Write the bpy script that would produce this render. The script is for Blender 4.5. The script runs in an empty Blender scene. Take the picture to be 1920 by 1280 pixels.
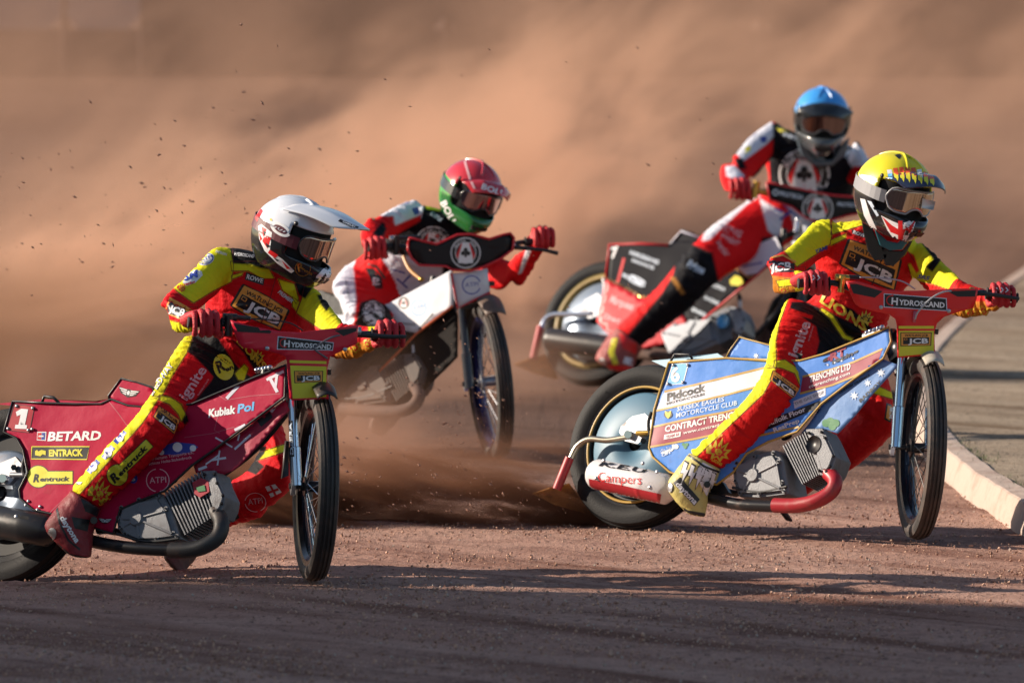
import bpy, bmesh, math, random
import numpy as np
from mathutils import Vector, Matrix, noise
from mathutils.bvhtree import BVHTree
from mathutils.geometry import tessellate_polygon
R = math.radians
scene = bpy.context.scene
col = scene.collection

# ------------------------------------------------------------ camera, sky, sun
FPX, HCAM, YH = 15200.0, 2.4, -160.0
TILT = math.atan((640.0 - YH) / FPX)
CAM = Vector((0, 0, HCAM))
cam_d = bpy.data.cameras.new('camera')
cam_d.sensor_width = 36.0
cam_d.lens = 36.0 * FPX / 1920.0
cam_d.clip_start, cam_d.clip_end = 0.5, 3000
cam_d.dof.use_dof = True
cam_d.dof.focus_distance = 30.2
cam_d.dof.aperture_fstop = 4.6
cam = bpy.data.objects.new('camera', cam_d)
cam.location = CAM
cam.rotation_euler = (math.pi / 2 - TILT, 0, 0)
col.objects.link(cam)
scene.camera = cam

SUN_AZ, SUN_EL = R(9), R(22)                    # sun to the left, a little behind the riders
TO_SUN = Vector((-math.cos(SUN_AZ) * math.cos(SUN_EL), math.sin(SUN_AZ) * math.cos(SUN_EL), math.sin(SUN_EL)))
world = bpy.data.worlds.new('World'); scene.world = world; world.use_nodes = True
wn = world.node_tree
sky = wn.nodes.new('ShaderNodeTexSky'); sky.sky_type = 'NISHITA'; sky.sun_disc = False
sky.sun_elevation = SUN_EL
sky.sun_rotation = math.atan2(TO_SUN.x, TO_SUN.y)
wn.links.new(sky.outputs[0], wn.nodes['Background'].inputs[0])
wn.nodes['Background'].inputs[1].default_value = 0.078
sl = bpy.data.lights.new('sun', 'SUN'); sl.energy = 5.0; sl.angle = R(0.5); sl.color = (1.0, 0.86, 0.70)
so = bpy.data.objects.new('sun', sl); col.objects.link(so)
so.rotation_euler = TO_SUN.to_track_quat('Z', 'Y').to_euler()
scene.view_settings.view_transform = 'Standard'
scene.view_settings.look = 'None'
scene.view_settings.exposure = 0.68
scene.cycles.volume_bounces = 2
scene.cycles.volume_step_rate = 1.0
scene.cycles.max_bounces = 8

# ------------------------------------------------------------ picture <-> space
Fv = Vector((0, math.cos(TILT), -math.sin(TILT)))
Uv = Vector((0, math.sin(TILT), math.cos(TILT)))
def ray(px, py):
    return Fv + Vector((1, 0, 0)) * ((px - 960) / FPX) + Uv * ((640 - py) / FPX)
def P(px, py, Y):
    d = ray(px, py); return CAM + d * (Y / d.y)
def G(px, py, z=0.0):
    d = ray(px, py); return CAM + d * ((z - HCAM) / d.z)
def on_plane(px, py, p0, n):
    d = ray(px, py); return CAM + d * ((p0 - CAM).dot(n) / d.dot(n))
def project(V):
    V = np.asarray(V, float) - np.array(CAM)
    zz = V @ np.array(Fv)
    return np.stack([960 + FPX * V[:, 0] / zz, 640 - FPX * (V @ np.array(Uv)) / zz], 1)
def pxm(Y): return FPX / Y                       # pixels per metre

# ------------------------------------------------------------ materials
def lin(c):
    if isinstance(c, str):
        c = tuple(int(c[i:i + 2], 16) for i in (0, 2, 4))
    if max(c) <= 1.0: return tuple(c)
    return tuple((x / 255 / 12.92) if x / 255 <= 0.04045 else ((x / 255 + 0.055) / 1.055) ** 2.4 for x in c)
MATS = {}
def mat(name, c, rough=0.5, metal=0.0, bump=0.0, bscale=60, dirt=0.0, dscale=9, dcol=(0.16, 0.085, 0.055), coat=0.0, attr=None, spec=0.5, stretch=None, vary=0.0):
    if name in MATS: return MATS[name]
    m = bpy.data.materials.new(name); m.use_nodes = True
    t = m.node_tree; N = t.nodes; Lk = t.links; b = N['Principled BSDF']
    b.inputs['Roughness'].default_value = rough; b.inputs['Metallic'].default_value = metal
    b.inputs['Coat Weight'].default_value = coat; b.inputs['Coat Roughness'].default_value = 0.08
    b.inputs['Specular IOR Level'].default_value = spec
    c = lin(c) if c is not None else (0.5, 0.5, 0.5)
    tc = N.new('ShaderNodeTexCoord')
    src = None
    if attr:
        a = N.new('ShaderNodeAttribute'); a.attribute_name = attr; src = a.outputs['Color']
    else:
        rgb = N.new('ShaderNodeRGB'); rgb.outputs[0].default_value = (*c, 1); src = rgb.outputs[0]
    if vary:
        n = N.new('ShaderNodeTexNoise'); n.inputs['Scale'].default_value = 5; n.inputs['Detail'].default_value = 5
        Lk.new(tc.outputs['Object'], n.inputs['Vector'])
        mr = N.new('ShaderNodeMapRange'); mr.inputs[1].default_value = 0.3; mr.inputs[2].default_value = 0.7
        mr.inputs[3].default_value = 1 - vary; mr.inputs[4].default_value = 1 + vary
        Lk.new(n.outputs[0], mr.inputs[0])
        mx = N.new('ShaderNodeMix'); mx.data_type = 'RGBA'; mx.blend_type = 'MULTIPLY'; mx.inputs[0].default_value = 1
        Lk.new(src, mx.inputs[6]); Lk.new(mr.outputs[0], mx.inputs[7]); src = mx.outputs[2]
    if dirt:
        n = N.new('ShaderNodeTexNoise'); n.inputs['Scale'].default_value = dscale; n.inputs['Detail'].default_value = 9; n.inputs['Roughness'].default_value = 0.72
        Lk.new(tc.outputs['Object'], n.inputs['Vector'])
        mr = N.new('ShaderNodeMapRange'); mr.inputs[1].default_value = 0.66 - 0.32 * dirt; mr.inputs[2].default_value = 0.80 - 0.2 * dirt
        mr.inputs[3].default_value = 0; mr.inputs[4].default_value = min(1, 0.35 + dirt * 0.6)
        Lk.new(n.outputs[0], mr.inputs[0])
        mx = N.new('ShaderNodeMix'); mx.data_type = 'RGBA'
        Lk.new(mr.outputs[0], mx.inputs[0]); Lk.new(src, mx.inputs[6]); mx.inputs[7].default_value = (*dcol, 1); src = mx.outputs[2]
        mr2 = N.new('ShaderNodeMapRange'); mr2.inputs[3].default_value = rough; mr2.inputs[4].default_value = 0.9
        Lk.new(mr.outputs[0], mr2.inputs[0]); Lk.new(mr2.outputs[0], b.inputs['Roughness'])
    Lk.new(src, b.inputs['Base Color'])
    if bump:
        n = N.new('ShaderNodeTexNoise'); n.inputs['Scale'].default_value = bscale; n.inputs['Detail'].default_value = 6
        if stretch:
            mp = N.new('ShaderNodeMapping'); mp.inputs['Scale'].default_value = stretch
            Lk.new(tc.outputs['Object'], mp.inputs[0]); Lk.new(mp.outputs[0], n.inputs['Vector'])
        else: Lk.new(tc.outputs['Object'], n.inputs['Vector'])
        bp = N.new('ShaderNodeBump'); bp.inputs['Strength'].default_value = bump; bp.inputs['Distance'].default_value = 0.01
        Lk.new(n.outputs[0], bp.inputs['Height']); Lk.new(bp.outputs[0], b.inputs['Normal'])
    MATS[name] = m
    return m

# ------------------------------------------------------------ objects
def tag(o, label=None, cat=None, group=None, kind=None):
    if label: o['label'] = label
    if cat: o['category'] = cat
    if group: o['group'] = group
    if kind: o['kind'] = kind
    return o
def empty(name, loc):
    o = bpy.data.objects.new(name, None); o.empty_display_size = 0.1; o.location = loc
    col.objects.link(o); return o
def origin(p):
    v = Vector((0, 0, 0))
    while p is not None: v = v + p.location; p = p.parent
    return v
def link(name, me, parent=None):
    o = bpy.data.objects.new(name, me); col.objects.link(o)
    if parent is not None: o.parent = parent
    return o
def mesh(name, V, Fc, mats, parent=None, fm=None, smooth=True, angle=None):
    """world-space vertices; the thing's Empty carries the offset"""
    me = bpy.data.meshes.new(name)
    off = origin(parent) if parent else Vector((0, 0, 0))
    V = np.asarray([tuple(v) for v in V], float) - np.array(off)
    me.from_pydata(V.tolist(), [], [list(map(int, f)) for f in Fc])
    if not isinstance(mats, (list, tuple)): mats = [mats]
    for m in mats: me.materials.append(m)
    if fm is not None: me.polygons.foreach_set('material_index', np.asarray(fm, 'i'))
    me.polygons.foreach_set('use_smooth', [smooth] * len(me.polygons))
    me.update()
    if angle:
        bm = bmesh.new(); bm.from_mesh(me)
        for e in bm.edges:
            if len(e.link_faces) == 2 and e.calc_face_angle(0) > R(angle): e.smooth = False
        bm.to_mesh(me); bm.free()
    return link(name, me, parent)

class MB:
    """collects shapes into one mesh"""
    def __init__(s): s.V = []; s.F = []; s.M = []; s.mats = []
    def mi(s, m):
        if m not in s.mats: s.mats.append(m)
        return s.mats.index(m)
    def add(s, V, F, m=None):
        o = len(s.V); s.V += [tuple(v) for v in V]; s.F += [[i + o for i in f] for f in F]
        k = s.mi(m) if m is not None else 0
        s.M += [k] * len(F); return s
    def build(s, name, parent=None, m=None, smooth=True, angle=40):
        return mesh(name, s.V, s.F, s.mats if s.mats else [m], parent, s.M, smooth, angle)

def perp(d):
    d = d.normalized(); a = Vector((0, 0, 1)) if abs(d.z) < 0.9 else Vector((1, 0, 0))
    u = d.cross(a).normalized(); return u, d.cross(u).normalized()
def g_rings(rings, closed_ring=True, cap=True, loop=False):
    n = len(rings[0]); V = [p for r in rings for p in r]; F = []
    m = len(rings)
    for i in range(m if loop else m - 1):
        a, b = i * n, ((i + 1) % m) * n
        for j in range(n if closed_ring else n - 1):
            k = (j + 1) % n; F.append([a + j, a + k, b + k, b + j])
    if cap and not loop:
        F.append(list(range(n))[::-1]); F.append([(m - 1) * n + j for j in range(n)])
    return V, F
def smooth_path(pts, sub=6):
    pts = [Vector(p) for p in pts]
    if len(pts) < 3: return pts
    out = []
    for i in range(len(pts) - 1):
        p0 = pts[max(i - 1, 0)]; p1 = pts[i]; p2 = pts[i + 1]; p3 = pts[min(i + 2, len(pts) - 1)]
        for k in range(sub):
            t = k / sub
            out.append(0.5 * ((2 * p1) + (p2 - p0) * t + (2 * p0 - 5 * p1 + 4 * p2 - p3) * t * t + (3 * p1 - p0 - 3 * p2 + p3) * t ** 3))
    out.append(pts[-1]); return out
def g_tube(pts, r, n=10, sub=6, cap=True, loop=False):
    rr = r if isinstance(r, (list, tuple)) else [r] * len(pts)
    N0 = len(pts)
    if sub > 1 and N0 > 2:
        P2 = smooth_path(pts, sub)
        r2 = [float(np.interp(i / sub, range(N0), rr)) for i in range(len(P2))]
    else: P2 = [Vector(p) for p in pts]; r2 = list(rr)
    rings = []; u = None
    for i, p in enumerate(P2):
        d = (P2[min(i + 1, len(P2) - 1)] - P2[max(i - 1, 0)])
        if d.length < 1e-9: d = Vector((0, 0, 1))
        d.normalize()
        if u is None: u, _ = perp(d)
        u = (u - d * u.dot(d)); u = u.normalized() if u.length > 1e-6 else perp(d)[0]
        v = d.cross(u)
        rings.append([p + (u * math.cos(2 * math.pi * k / n) + v * math.sin(2 * math.pi * k / n)) * r2[i] for k in range(n)])
    return g_rings(rings, cap=cap, loop=loop)
def g_revolve(profile, C, axis, n=64, closed=True, a0=0.0, a1=2 * math.pi):
    u, v = perp(axis); ax = axis.normalized(); full = abs(a1 - a0 - 2 * math.pi) < 1e-6
    rings = []
    for k in range(n if full else n + 1):
        a = a0 + (a1 - a0) * k / n; d = u * math.cos(a) + v * math.sin(a)
        rings.append([C + d * r + ax * s for r, s in profile])
    return g_rings(rings, closed_ring=closed, cap=False, loop=full)
def g_box(c, ax, ay, az):
    V = [c + ax * i + ay * j + az * k for i in (-1, 1) for j in (-1, 1) for k in (-1, 1)]
    return V, [[0, 1, 3, 2], [4, 6, 7, 5], [0, 4, 5, 1], [2, 3, 7, 6], [0, 2, 6, 4], [1, 5, 7, 3]]
def g_cyl(a, b, r, n=16, r2=None):
    a = Vector(a); b = Vector(b); u, v = perp(b - a)
    r2 = r if r2 is None else r2
    return g_rings([[p + (u * math.cos(2 * math.pi * k / n) + v * math.sin(2 * math.pi * k / n)) * q for k in range(n)] for p, q in ((a, r), (b, r2))])
def g_ball(c, r, n=14, sc=None):
    V = []; F = []; ax = sc or (Vector((r, 0, 0)), Vector((0, r, 0)), Vector((0, 0, r)))
    for i in range(n + 1):
        f = -math.pi / 2 + math.pi * i / n
        for j in range(2 * n):
            l = math.pi * j / n
            V.append(c + ax[0] * math.cos(f) * math.cos(l) + ax[1] * math.cos(f) * math.sin(l) + ax[2] * math.sin(f))
    for i in range(n):
        for j in range(2 * n):
            k = (j + 1) % (2 * n); F.append([i * 2 * n + j, i * 2 * n + k, (i + 1) * 2 * n + k, (i + 1) * 2 * n + j])
    return V, F
def g_prism(poly3, d):
    """planar 3-D outline extruded along vector d"""
    n = len(poly3); V = [Vector(p) for p in poly3] + [Vector(p) + d for p in poly3]
    T = tessellate_polygon([[Vector(p) for p in poly3]])
    F = [list(t) for t in T] + [[i + n for i in t][::-1] for t in T]
    F += [[i, (i + 1) % n, (i + 1) % n + n, i + n] for i in range(n)]
    return V, F
def finish(o, bevel=0.0, seg=2, solid=0.0, sub=0):
    if solid:
        m = o.modifiers.new('t', 'SOLIDIFY'); m.thickness = solid; m.offset = -1
    if bevel:
        m = o.modifiers.new('b', 'BEVEL'); m.width = bevel; m.segments = seg; m.limit_method = 'ANGLE'; m.angle_limit = R(35)
    if sub:
        m = o.modifiers.new('s', 'SUBSURF'); m.levels = m.render_levels = sub
    return o
def fix_normals(o):
    bm = bmesh.new(); bm.from_mesh(o.data); bmesh.ops.recalc_face_normals(bm, faces=bm.faces); bm.to_mesh(o.data); bm.free(); return o

def remesh(V, F, voxel, smooth=4, fac=0.5):
    me = bpy.data.meshes.new('tmp'); me.from_pydata([tuple(v) for v in V], [], F)
    bm = bmesh.new(); bm.from_mesh(me); bmesh.ops.recalc_face_normals(bm, faces=bm.faces); bm.to_mesh(me); bm.free()
    o = bpy.data.objects.new('tmp', me); col.objects.link(o)
    m = o.modifiers.new('r', 'REMESH'); m.mode = 'VOXEL'; m.voxel_size = voxel
    if smooth:
        s = o.modifiers.new('s', 'SMOOTH'); s.iterations = smooth; s.factor = fac
    dg = bpy.context.evaluated_depsgraph_get(); dg.update()
    e = o.evaluated_get(dg).to_mesh()
    W = np.empty(len(e.vertices) * 3); e.vertices.foreach_get('co', W); W = W.reshape(-1, 3)
    Nn = np.empty(len(e.vertices) * 3); e.vertices.foreach_get('normal', Nn); Nn = Nn.reshape(-1, 3)
    Fq = [tuple(p.vertices) for p in e.polygons]
    o.evaluated_get(dg).to_mesh_clear()
    bpy.data.objects.remove(o); bpy.data.meshes.remove(me)
    return W, Fq, Nn

def inside(pts, poly):
    x, y = pts[:, 0], pts[:, 1]; r = np.zeros(len(pts), bool); n = len(poly)
    for i in range(n):
        x1, y1 = poly[i]; x2, y2 = poly[(i + 1) % n]
        if y1 == y2: continue
        c = ((y1 > y) != (y2 > y)) & (x < (x2 - x1) * (y - y1) / (y2 - y1) + x1); r ^= c
    return r

# ------------------------------------------------------------ lettering and printed shapes laid on surfaces
GLY = {}
def glyphs(s, bold=0.0, shear=0.0):
    k = (s, bold, shear)
    if k in GLY: return GLY[k]
    c = bpy.data.curves.new('t', 'FONT'); c.body = s; c.size = 1; c.resolution_u = 2; c.offset = bold; c.shear = shear
    o = bpy.data.objects.new('t', c); col.objects.link(o)
    dg = bpy.context.evaluated_depsgraph_get(); dg.update()
    e = o.evaluated_get(dg).to_mesh()
    V = [(v.co.x, v.co.y) for v in e.vertices]; F = [tuple(p.vertices) for p in e.polygons]
    T = []
    for f in F:
        for i in range(1, len(f) - 1): T.append((f[0], f[i], f[i + 1]))
    o.evaluated_get(dg).to_mesh_clear(); bpy.data.objects.remove(o); bpy.data.curves.remove(c)
    V = np.array(V)
    GLY[k] = (V, T, V[:, 0].min(), V[:, 0].max()); return GLY[k]
CAPH = 0.729
def circ(cx, cy, rx, ry=None, n=28, rot=0.0, a0=0, a1=360):
    ry = rx if ry is None else ry; o = []
    full = (a1 - a0) >= 360
    for i in range(n if full else n + 1):
        a = R(a0 + (a1 - a0) * i / n); x, y = rx * math.cos(a), ry * math.sin(a)
        o.append((cx + x * math.cos(rot) - y * math.sin(rot), cy + x * math.sin(rot) + y * math.cos(rot)))
    return o
class Decals:
    def __init__(s, bvh, maxlen=7.0, eps=0.0004): s.b = bvh; s.pc = []; s.maxlen = maxlen; s.eps = eps
    def tris(s, V2, T, m, layer=1, ml=None):
        ml = ml or s.maxlen; V2 = [tuple(v) for v in V2]; key = {}
        st = [tuple(t) for t in T]; out = []
        def mid(a, b):
            k = (min(a, b), max(a, b))
            if k not in key:
                V2.append(((V2[a][0] + V2[b][0]) / 2, (V2[a][1] + V2[b][1]) / 2)); key[k] = len(V2) - 1
            return key[k]
        while st:
            a, b, c = st.pop()
            e = [(math.dist(V2[a], V2[b]), a, b, c), (math.dist(V2[b], V2[c]), b, c, a), (math.dist(V2[c], V2[a]), c, a, b)]
            L, p, q, r = max(e)
            if L > ml:
                m_ = mid(p, q); st.append((p, m_, r)); st.append((m_, q, r))
            else: out.append((a, b, c))
        V3 = []; ok = []
        for x, y in V2:
            d = ray(x, y).normalized(); h = s.b.ray_cast(CAM, d)
            if h[0] is None: V3.append(Vector((0, 0, 0))); ok.append(False); continue
            n = h[1] if h[1].dot(d) < 0 else -h[1]
            V3.append(h[0] + n * s.eps * layer - d * 0.0001 * layer); ok.append(True)
        F = []
        for t in out:
            if not all(ok[i] for i in t): continue
            a, b, c = (V3[i] for i in t)
            if max((a - b).length, (b - c).length, (c - a).length) > 0.11: continue
            F.append(list(t) if (b - a).cross(c - a).dot(CAM - a) > 0 else list(t)[::-1])
        if F: s.pc.append(([min(p[0] for p in V2), min(p[1] for p in V2), max(p[0] for p in V2), max(p[1] for p in V2)], V3, F, m))
    def poly(s, pts, m, layer=1):
        T = tessellate_polygon([[Vector((x, y, 0)) for x, y in pts]]); s.tris(pts, T, m, layer)
    def ring(s, cx, cy, r1, r2, m, layer=2, k=1.0, n=28, a0=0, a1=360, rot=0):
        A = circ(cx, cy, r1, r1 * k, n, rot, a0, a1); B = circ(cx, cy, r2, r2 * k, n, rot, a0, a1); q = len(A)
        T = []
        for i in range(q if a1 - a0 >= 360 else q - 1):
            j = (i + 1) % q; T += [(i, j, q + j), (i, q + j, q + i)]
        s.tris(A + B, T, m, layer)
    def line(s, pts, w, m, layer=2):
        A, B = [], []
        for i, p in enumerate(pts):
            q0 = pts[max(i - 1, 0)]; q1 = pts[min(i + 1, len(pts) - 1)]
            d = Vector((q1[0] - q0[0], q1[1] - q0[1])).normalized(); n = (-d.y * w / 2, d.x * w / 2)
            A.append((p[0] + n[0], p[1] + n[1])); B.append((p[0] - n[0], p[1] - n[1]))
        q = len(A); T = []
        for i in range(q - 1): T += [(i, i + 1, q + i + 1), (i, q + i + 1, q + i)]
        s.tris(A + B, T, m, layer)
    def text(s, t, p0, p1, h, m, bold=0.02, shear=0.0, layer=2, up=None):
        V, T, x0, x1 = glyphs(t, bold, shear)
        b = Vector((p1[0] - p0[0], p1[1] - p0[1])); n = b.normalized()
        u = Vector(up) if up else Vector((n.y, -n.x))
        o = []
        for x, y in V:
            f = (x - x0) / (x1 - x0); o.append((p0[0] + b.x * f + u.x * h * y / CAPH, p0[1] + b.y * f + u.y * h * y / CAPH))
        s.tris(o, T, m, layer)
    def arc_text(s, t, cx, cy, r, a0, a1, h, m, bold=0.02, layer=3, k=1.0, inward=False):
        V, T, x0, x1 = glyphs(t, bold)
        o = []
        for x, y in V:
            a = R(a0 + (a1 - a0) * (x - x0) / (x1 - x0)); rr = r + (-1 if inward else 1) * h * y / CAPH
            o.append((cx + rr * math.cos(a), cy + rr * k * math.sin(a)))
        s.tris(o, T, m, layer)
    def build(s, name, parent):
        """prints that touch or overlap become one object; prints apart from each other become objects of their own"""
        n = len(s.pc); up = list(range(n))
        def root(i):
            while up[i] != i: i = up[i]
            return i
        for i in range(n):
            for j in range(i):
                a, b = s.pc[i][0], s.pc[j][0]
                if a[0] < b[2] + 3 and b[0] < a[2] + 3 and a[1] < b[3] + 3 and b[1] < a[3] + 3: up[root(i)] = root(j)
        for r in sorted(set(root(i) for i in range(n))):
            k = MB()
            for i in range(n):
                if root(i) == r: k.add(*s.pc[i][1:])
            k.build(name, parent, angle=None)
def bvh_of(*obs):
    V = []; F = []
    for o in obs:
        off = len(V); w = origin(o)
        V += [v.co + w for v in o.data.vertices]; F += [[i + off for i in p.vertices] for p in o.data.polygons]
    return BVHTree.FromPolygons(V, F)
# ------------------------------------------------------------ shared materials
RUB = mat('rubber', (0.006, 0.006, 0.008), 0.62, bump=0.15, bscale=160, spec=.22, dirt=0.05, dscale=14, dcol=(0.10, 0.06, 0.045))
RUBF = mat('rubber_front', (0.03, 0.027, 0.026), 0.55, bump=0.2, bscale=160, dirt=0.62, dscale=10, dcol=(0.12, 0.075, 0.058))
BLK = mat('black_plastic', (0.018, 0.018, 0.02), 0.38, dirt=0.18)
BLKM = mat('black_metal', (0.02, 0.02, 0.023), 0.3, metal=0.3, dirt=0.25)
ALU = mat('alloy', (0.46, 0.47, 0.50), 0.42, metal=1.0, dirt=0.4, dcol=(0.12, 0.08, 0.06))
CHR = mat('chrome', (0.72, 0.75, 0.80), 0.12, metal=1.0, dirt=0.12)
CAST = mat('cast_alloy', (0.20, 0.205, 0.22), 0.55, metal=0.3, bump=0.2, bscale=220, dirt=0.35, dcol=(0.10, 0.06, 0.045))
GOLD = mat('gold_alloy', (0.62, 0.40, 0.10), 0.28, metal=1.0)
WHT = mat('print_white', (0.80, 0.80, 0.82), 0.45, dirt=0.08)
PBLK = mat('print_black', (0.012, 0.012, 0.015), 0.42, dirt=0.10)
PORG = mat('print_orange', (0.80, 0.34, 0.05), 0.45)
PYEL = mat('print_yellow', (0.72, 0.66, 0.035), 0.45, dirt=0.06)
PRED = mat('print_red', (0.66, 0.012, 0.016), 0.42)
PBLU = mat('print_blue', (0.03, 0.06, 0.36), 0.42)
PSKY = mat('print_sky', (0.10, 0.42, 0.80), 0.42)
PGRN = mat('print_green', (0.02, 0.18, 0.05), 0.45)
PPNK = mat('print_pink', (0.75, 0.42, 0.45), 0.5)
RUST = mat('rusty_orange_steel', (0.55, 0.24, 0.05), 0.55, bump=0.2, dirt=0.6, dscale=16, dcol=(0.09, 0.035, 0.02))
REDP = mat('red_paint', (0.36, 0.02, 0.03), 0.35, dirt=0.45)

class Bike:
    def __init__(s, label, front, rear, lean, yaw, wlean, group='speedway motorcycles racing on the track'):
        s.FA = P(*front); s.RA = P(*rear)
        s.h = (s.FA - s.RA).normalized()
        left0 = Vector((0, 0, 1)).cross(s.h).normalized(); u0 = s.h.cross(left0).normalized()
        s.u = u0 * math.cos(R(lean)) + left0 * math.sin(R(lean))
        s.left = left0 * math.cos(R(lean)) - u0 * math.sin(R(lean)); s.l = -s.left
        y, b = R(yaw), R(wlean)
        s.hf = Vector((math.sin(y), -math.cos(y), 0))
        s.af = Vector((-math.cos(y) * math.cos(b), -math.sin(y) * math.cos(b), math.sin(b)))
        s.uf = s.af.cross(s.hf)
        base = (s.FA + s.RA) / 2; base.z = 0
        s.root = tag(empty('speedway_motorcycle', base), label, 'motorcycle', group)
    def L(s, px, py, w=0.0): return on_plane(px, py, s.RA + s.l * w, s.l)
    def F(s, px, py, w=0.0): return on_plane(px, py, s.FA + s.hf * w, s.hf)
    def Lp(s, pts, w): return [s.L(x, y, w) for x, y in pts]
    def Fp(s, pts, w): return [s.F(x, y, w) for x, y in pts]

def tyre_profile(Rr, hw, sh, ribs):
    o = [(Rr - sh, -hw * 0.72), (Rr - sh * 0.72, -hw * 0.98), (Rr - sh * 0.42, -hw), (Rr - sh * 0.16, -hw * 0.86)]
    n = ribs * 2 + 1
    for i in range(n):
        s0 = -0.72 + 1.44 * i / n; s1 = -0.72 + 1.44 * (i + 1) / n
        d = 0.0 if i % 2 == 0 else 0.006
        for s_ in (s0 + 0.015, s1 - 0.015): o.append((Rr - d - sh * 0.14 * s_ * s_ / 0.52, hw * s_))
    o += [(Rr - sh * 0.16, hw * 0.86), (Rr - sh * 0.42, hw), (Rr - sh * 0.72, hw * 0.98), (Rr - sh, hw * 0.72)]
    return o
def wheel(b, name, C, ax, Rr, hw, sh, tm, rim_m, spoke_m, hub_m, spokes=36, ribs=3, seg=110):
    w = MB()
    ri = Rr - sh
    V, F = g_revolve([(ri + 0.006, -hw * .80), (ri + .006, -hw * .70), (ri - .010, -hw * .55), (ri - .016, 0), (ri - .010, hw * .55), (ri + .006, hw * .70), (ri + .006, hw * .80), (ri - .014, hw * .70), (ri - .028, hw * .3), (ri - .030, 0), (ri - .028, -hw * .3), (ri - .014, -hw * .70)], C, ax, seg)
    w.add(V, F, rim_m)
    o = w.build(name, b.root, angle=30)
    V, F = g_revolve(tyre_profile(Rr, hw, sh, ribs), C, ax, seg)
    mesh('tyre', V, F, tm, o, angle=50)
    hb = MB()
    hb.add(*g_revolve([(0.0, -.058), (.016, -.058), (.016, -.045), (.036, -.043), (.036, -.034), (.020, -.03), (.020, .03), (.036, .034), (.036, .043), (.016, .045), (.016, .058), (0, .058)], C, ax, 24, closed=False), hub_m)
    hb.build('hub', o)
    if not spokes:                                 # solid dished centre of a covered wheel
        dk = MB(); dk.add(*g_revolve([(.03, .012), (ri - .02, .020), (ri - .02, -.020), (.03, -.012)], C, ax, 60), BLK); dk.build('wheel_disc', o, angle=30)
    if spokes:
        sp = MB(); u, v = perp(ax)
        for i in range(spokes):
            sd = 1 if i % 2 else -1; a = 2 * math.pi * i / spokes; a2 = a + (0.62 if (i // 2) % 2 else -0.62)
            p = C + (u * math.cos(a2) + v * math.sin(a2)) * .034 + ax * (.038 * sd)
            q = C + (u * math.cos(a) + v * math.sin(a)) * (ri - .026)
            sp.add(*g_cyl(p, q, .0016, 5), spoke_m)
        sp.build('spoke', o)
    return o

def panel(name, pts3, parent, m, th, nrm, wob=0.003, maxe=0.03, seed=0, amp_scale=6.0):
    """a thin cover cut to an outline, with the soft buckling of stretched vinyl"""
    T = tessellate_polygon([pts3]); V = [Vector(p) for p in pts3]; key = {}
    def mid(a, c):
        k = (min(a, c), max(a, c))
        if k not in key: V.append((V[a] + V[c]) / 2); key[k] = len(V) - 1
        return key[k]
    st = [tuple(t) for t in T]; out = []
    while st:
        a, c, d = st.pop()
        L, p, q, r = max(((V[a] - V[c]).length, a, c, d), ((V[c] - V[d]).length, c, d, a), ((V[d] - V[a]).length, d, a, c))
        if L > maxe:
            k = mid(p, q); st += [(p, k, r), (k, q, r)]
        else: out.append((a, c, d))
    W = []
    for p in V:
        k = 1.5 * noise.noise(p * amp_scale * .55 + Vector((seed, 0, 0))) + .8 * noise.noise(p * amp_scale + Vector((seed, 0, 0))) + 0.45 * noise.noise(p * amp_scale * 2.7 + Vector((seed, 3, 0)))
        W.append(p + nrm * wob * k)
    F = [list(t) if (W[t[1]] - W[t[0]]).cross(W[t[2]] - W[t[0]]).dot(nrm) > 0 else list(t)[::-1] for t in out]
    o = mesh(name, W, F, m, parent)
    finish(o, solid=th)
    return o
def piping(name, pts3, parent, m, r=0.0035, loop=True):
    pts = list(pts3) + ([pts3[0]] if loop else [])
    return mesh(name, *g_tube(pts, r, 6, 1), m, parent)

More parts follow.
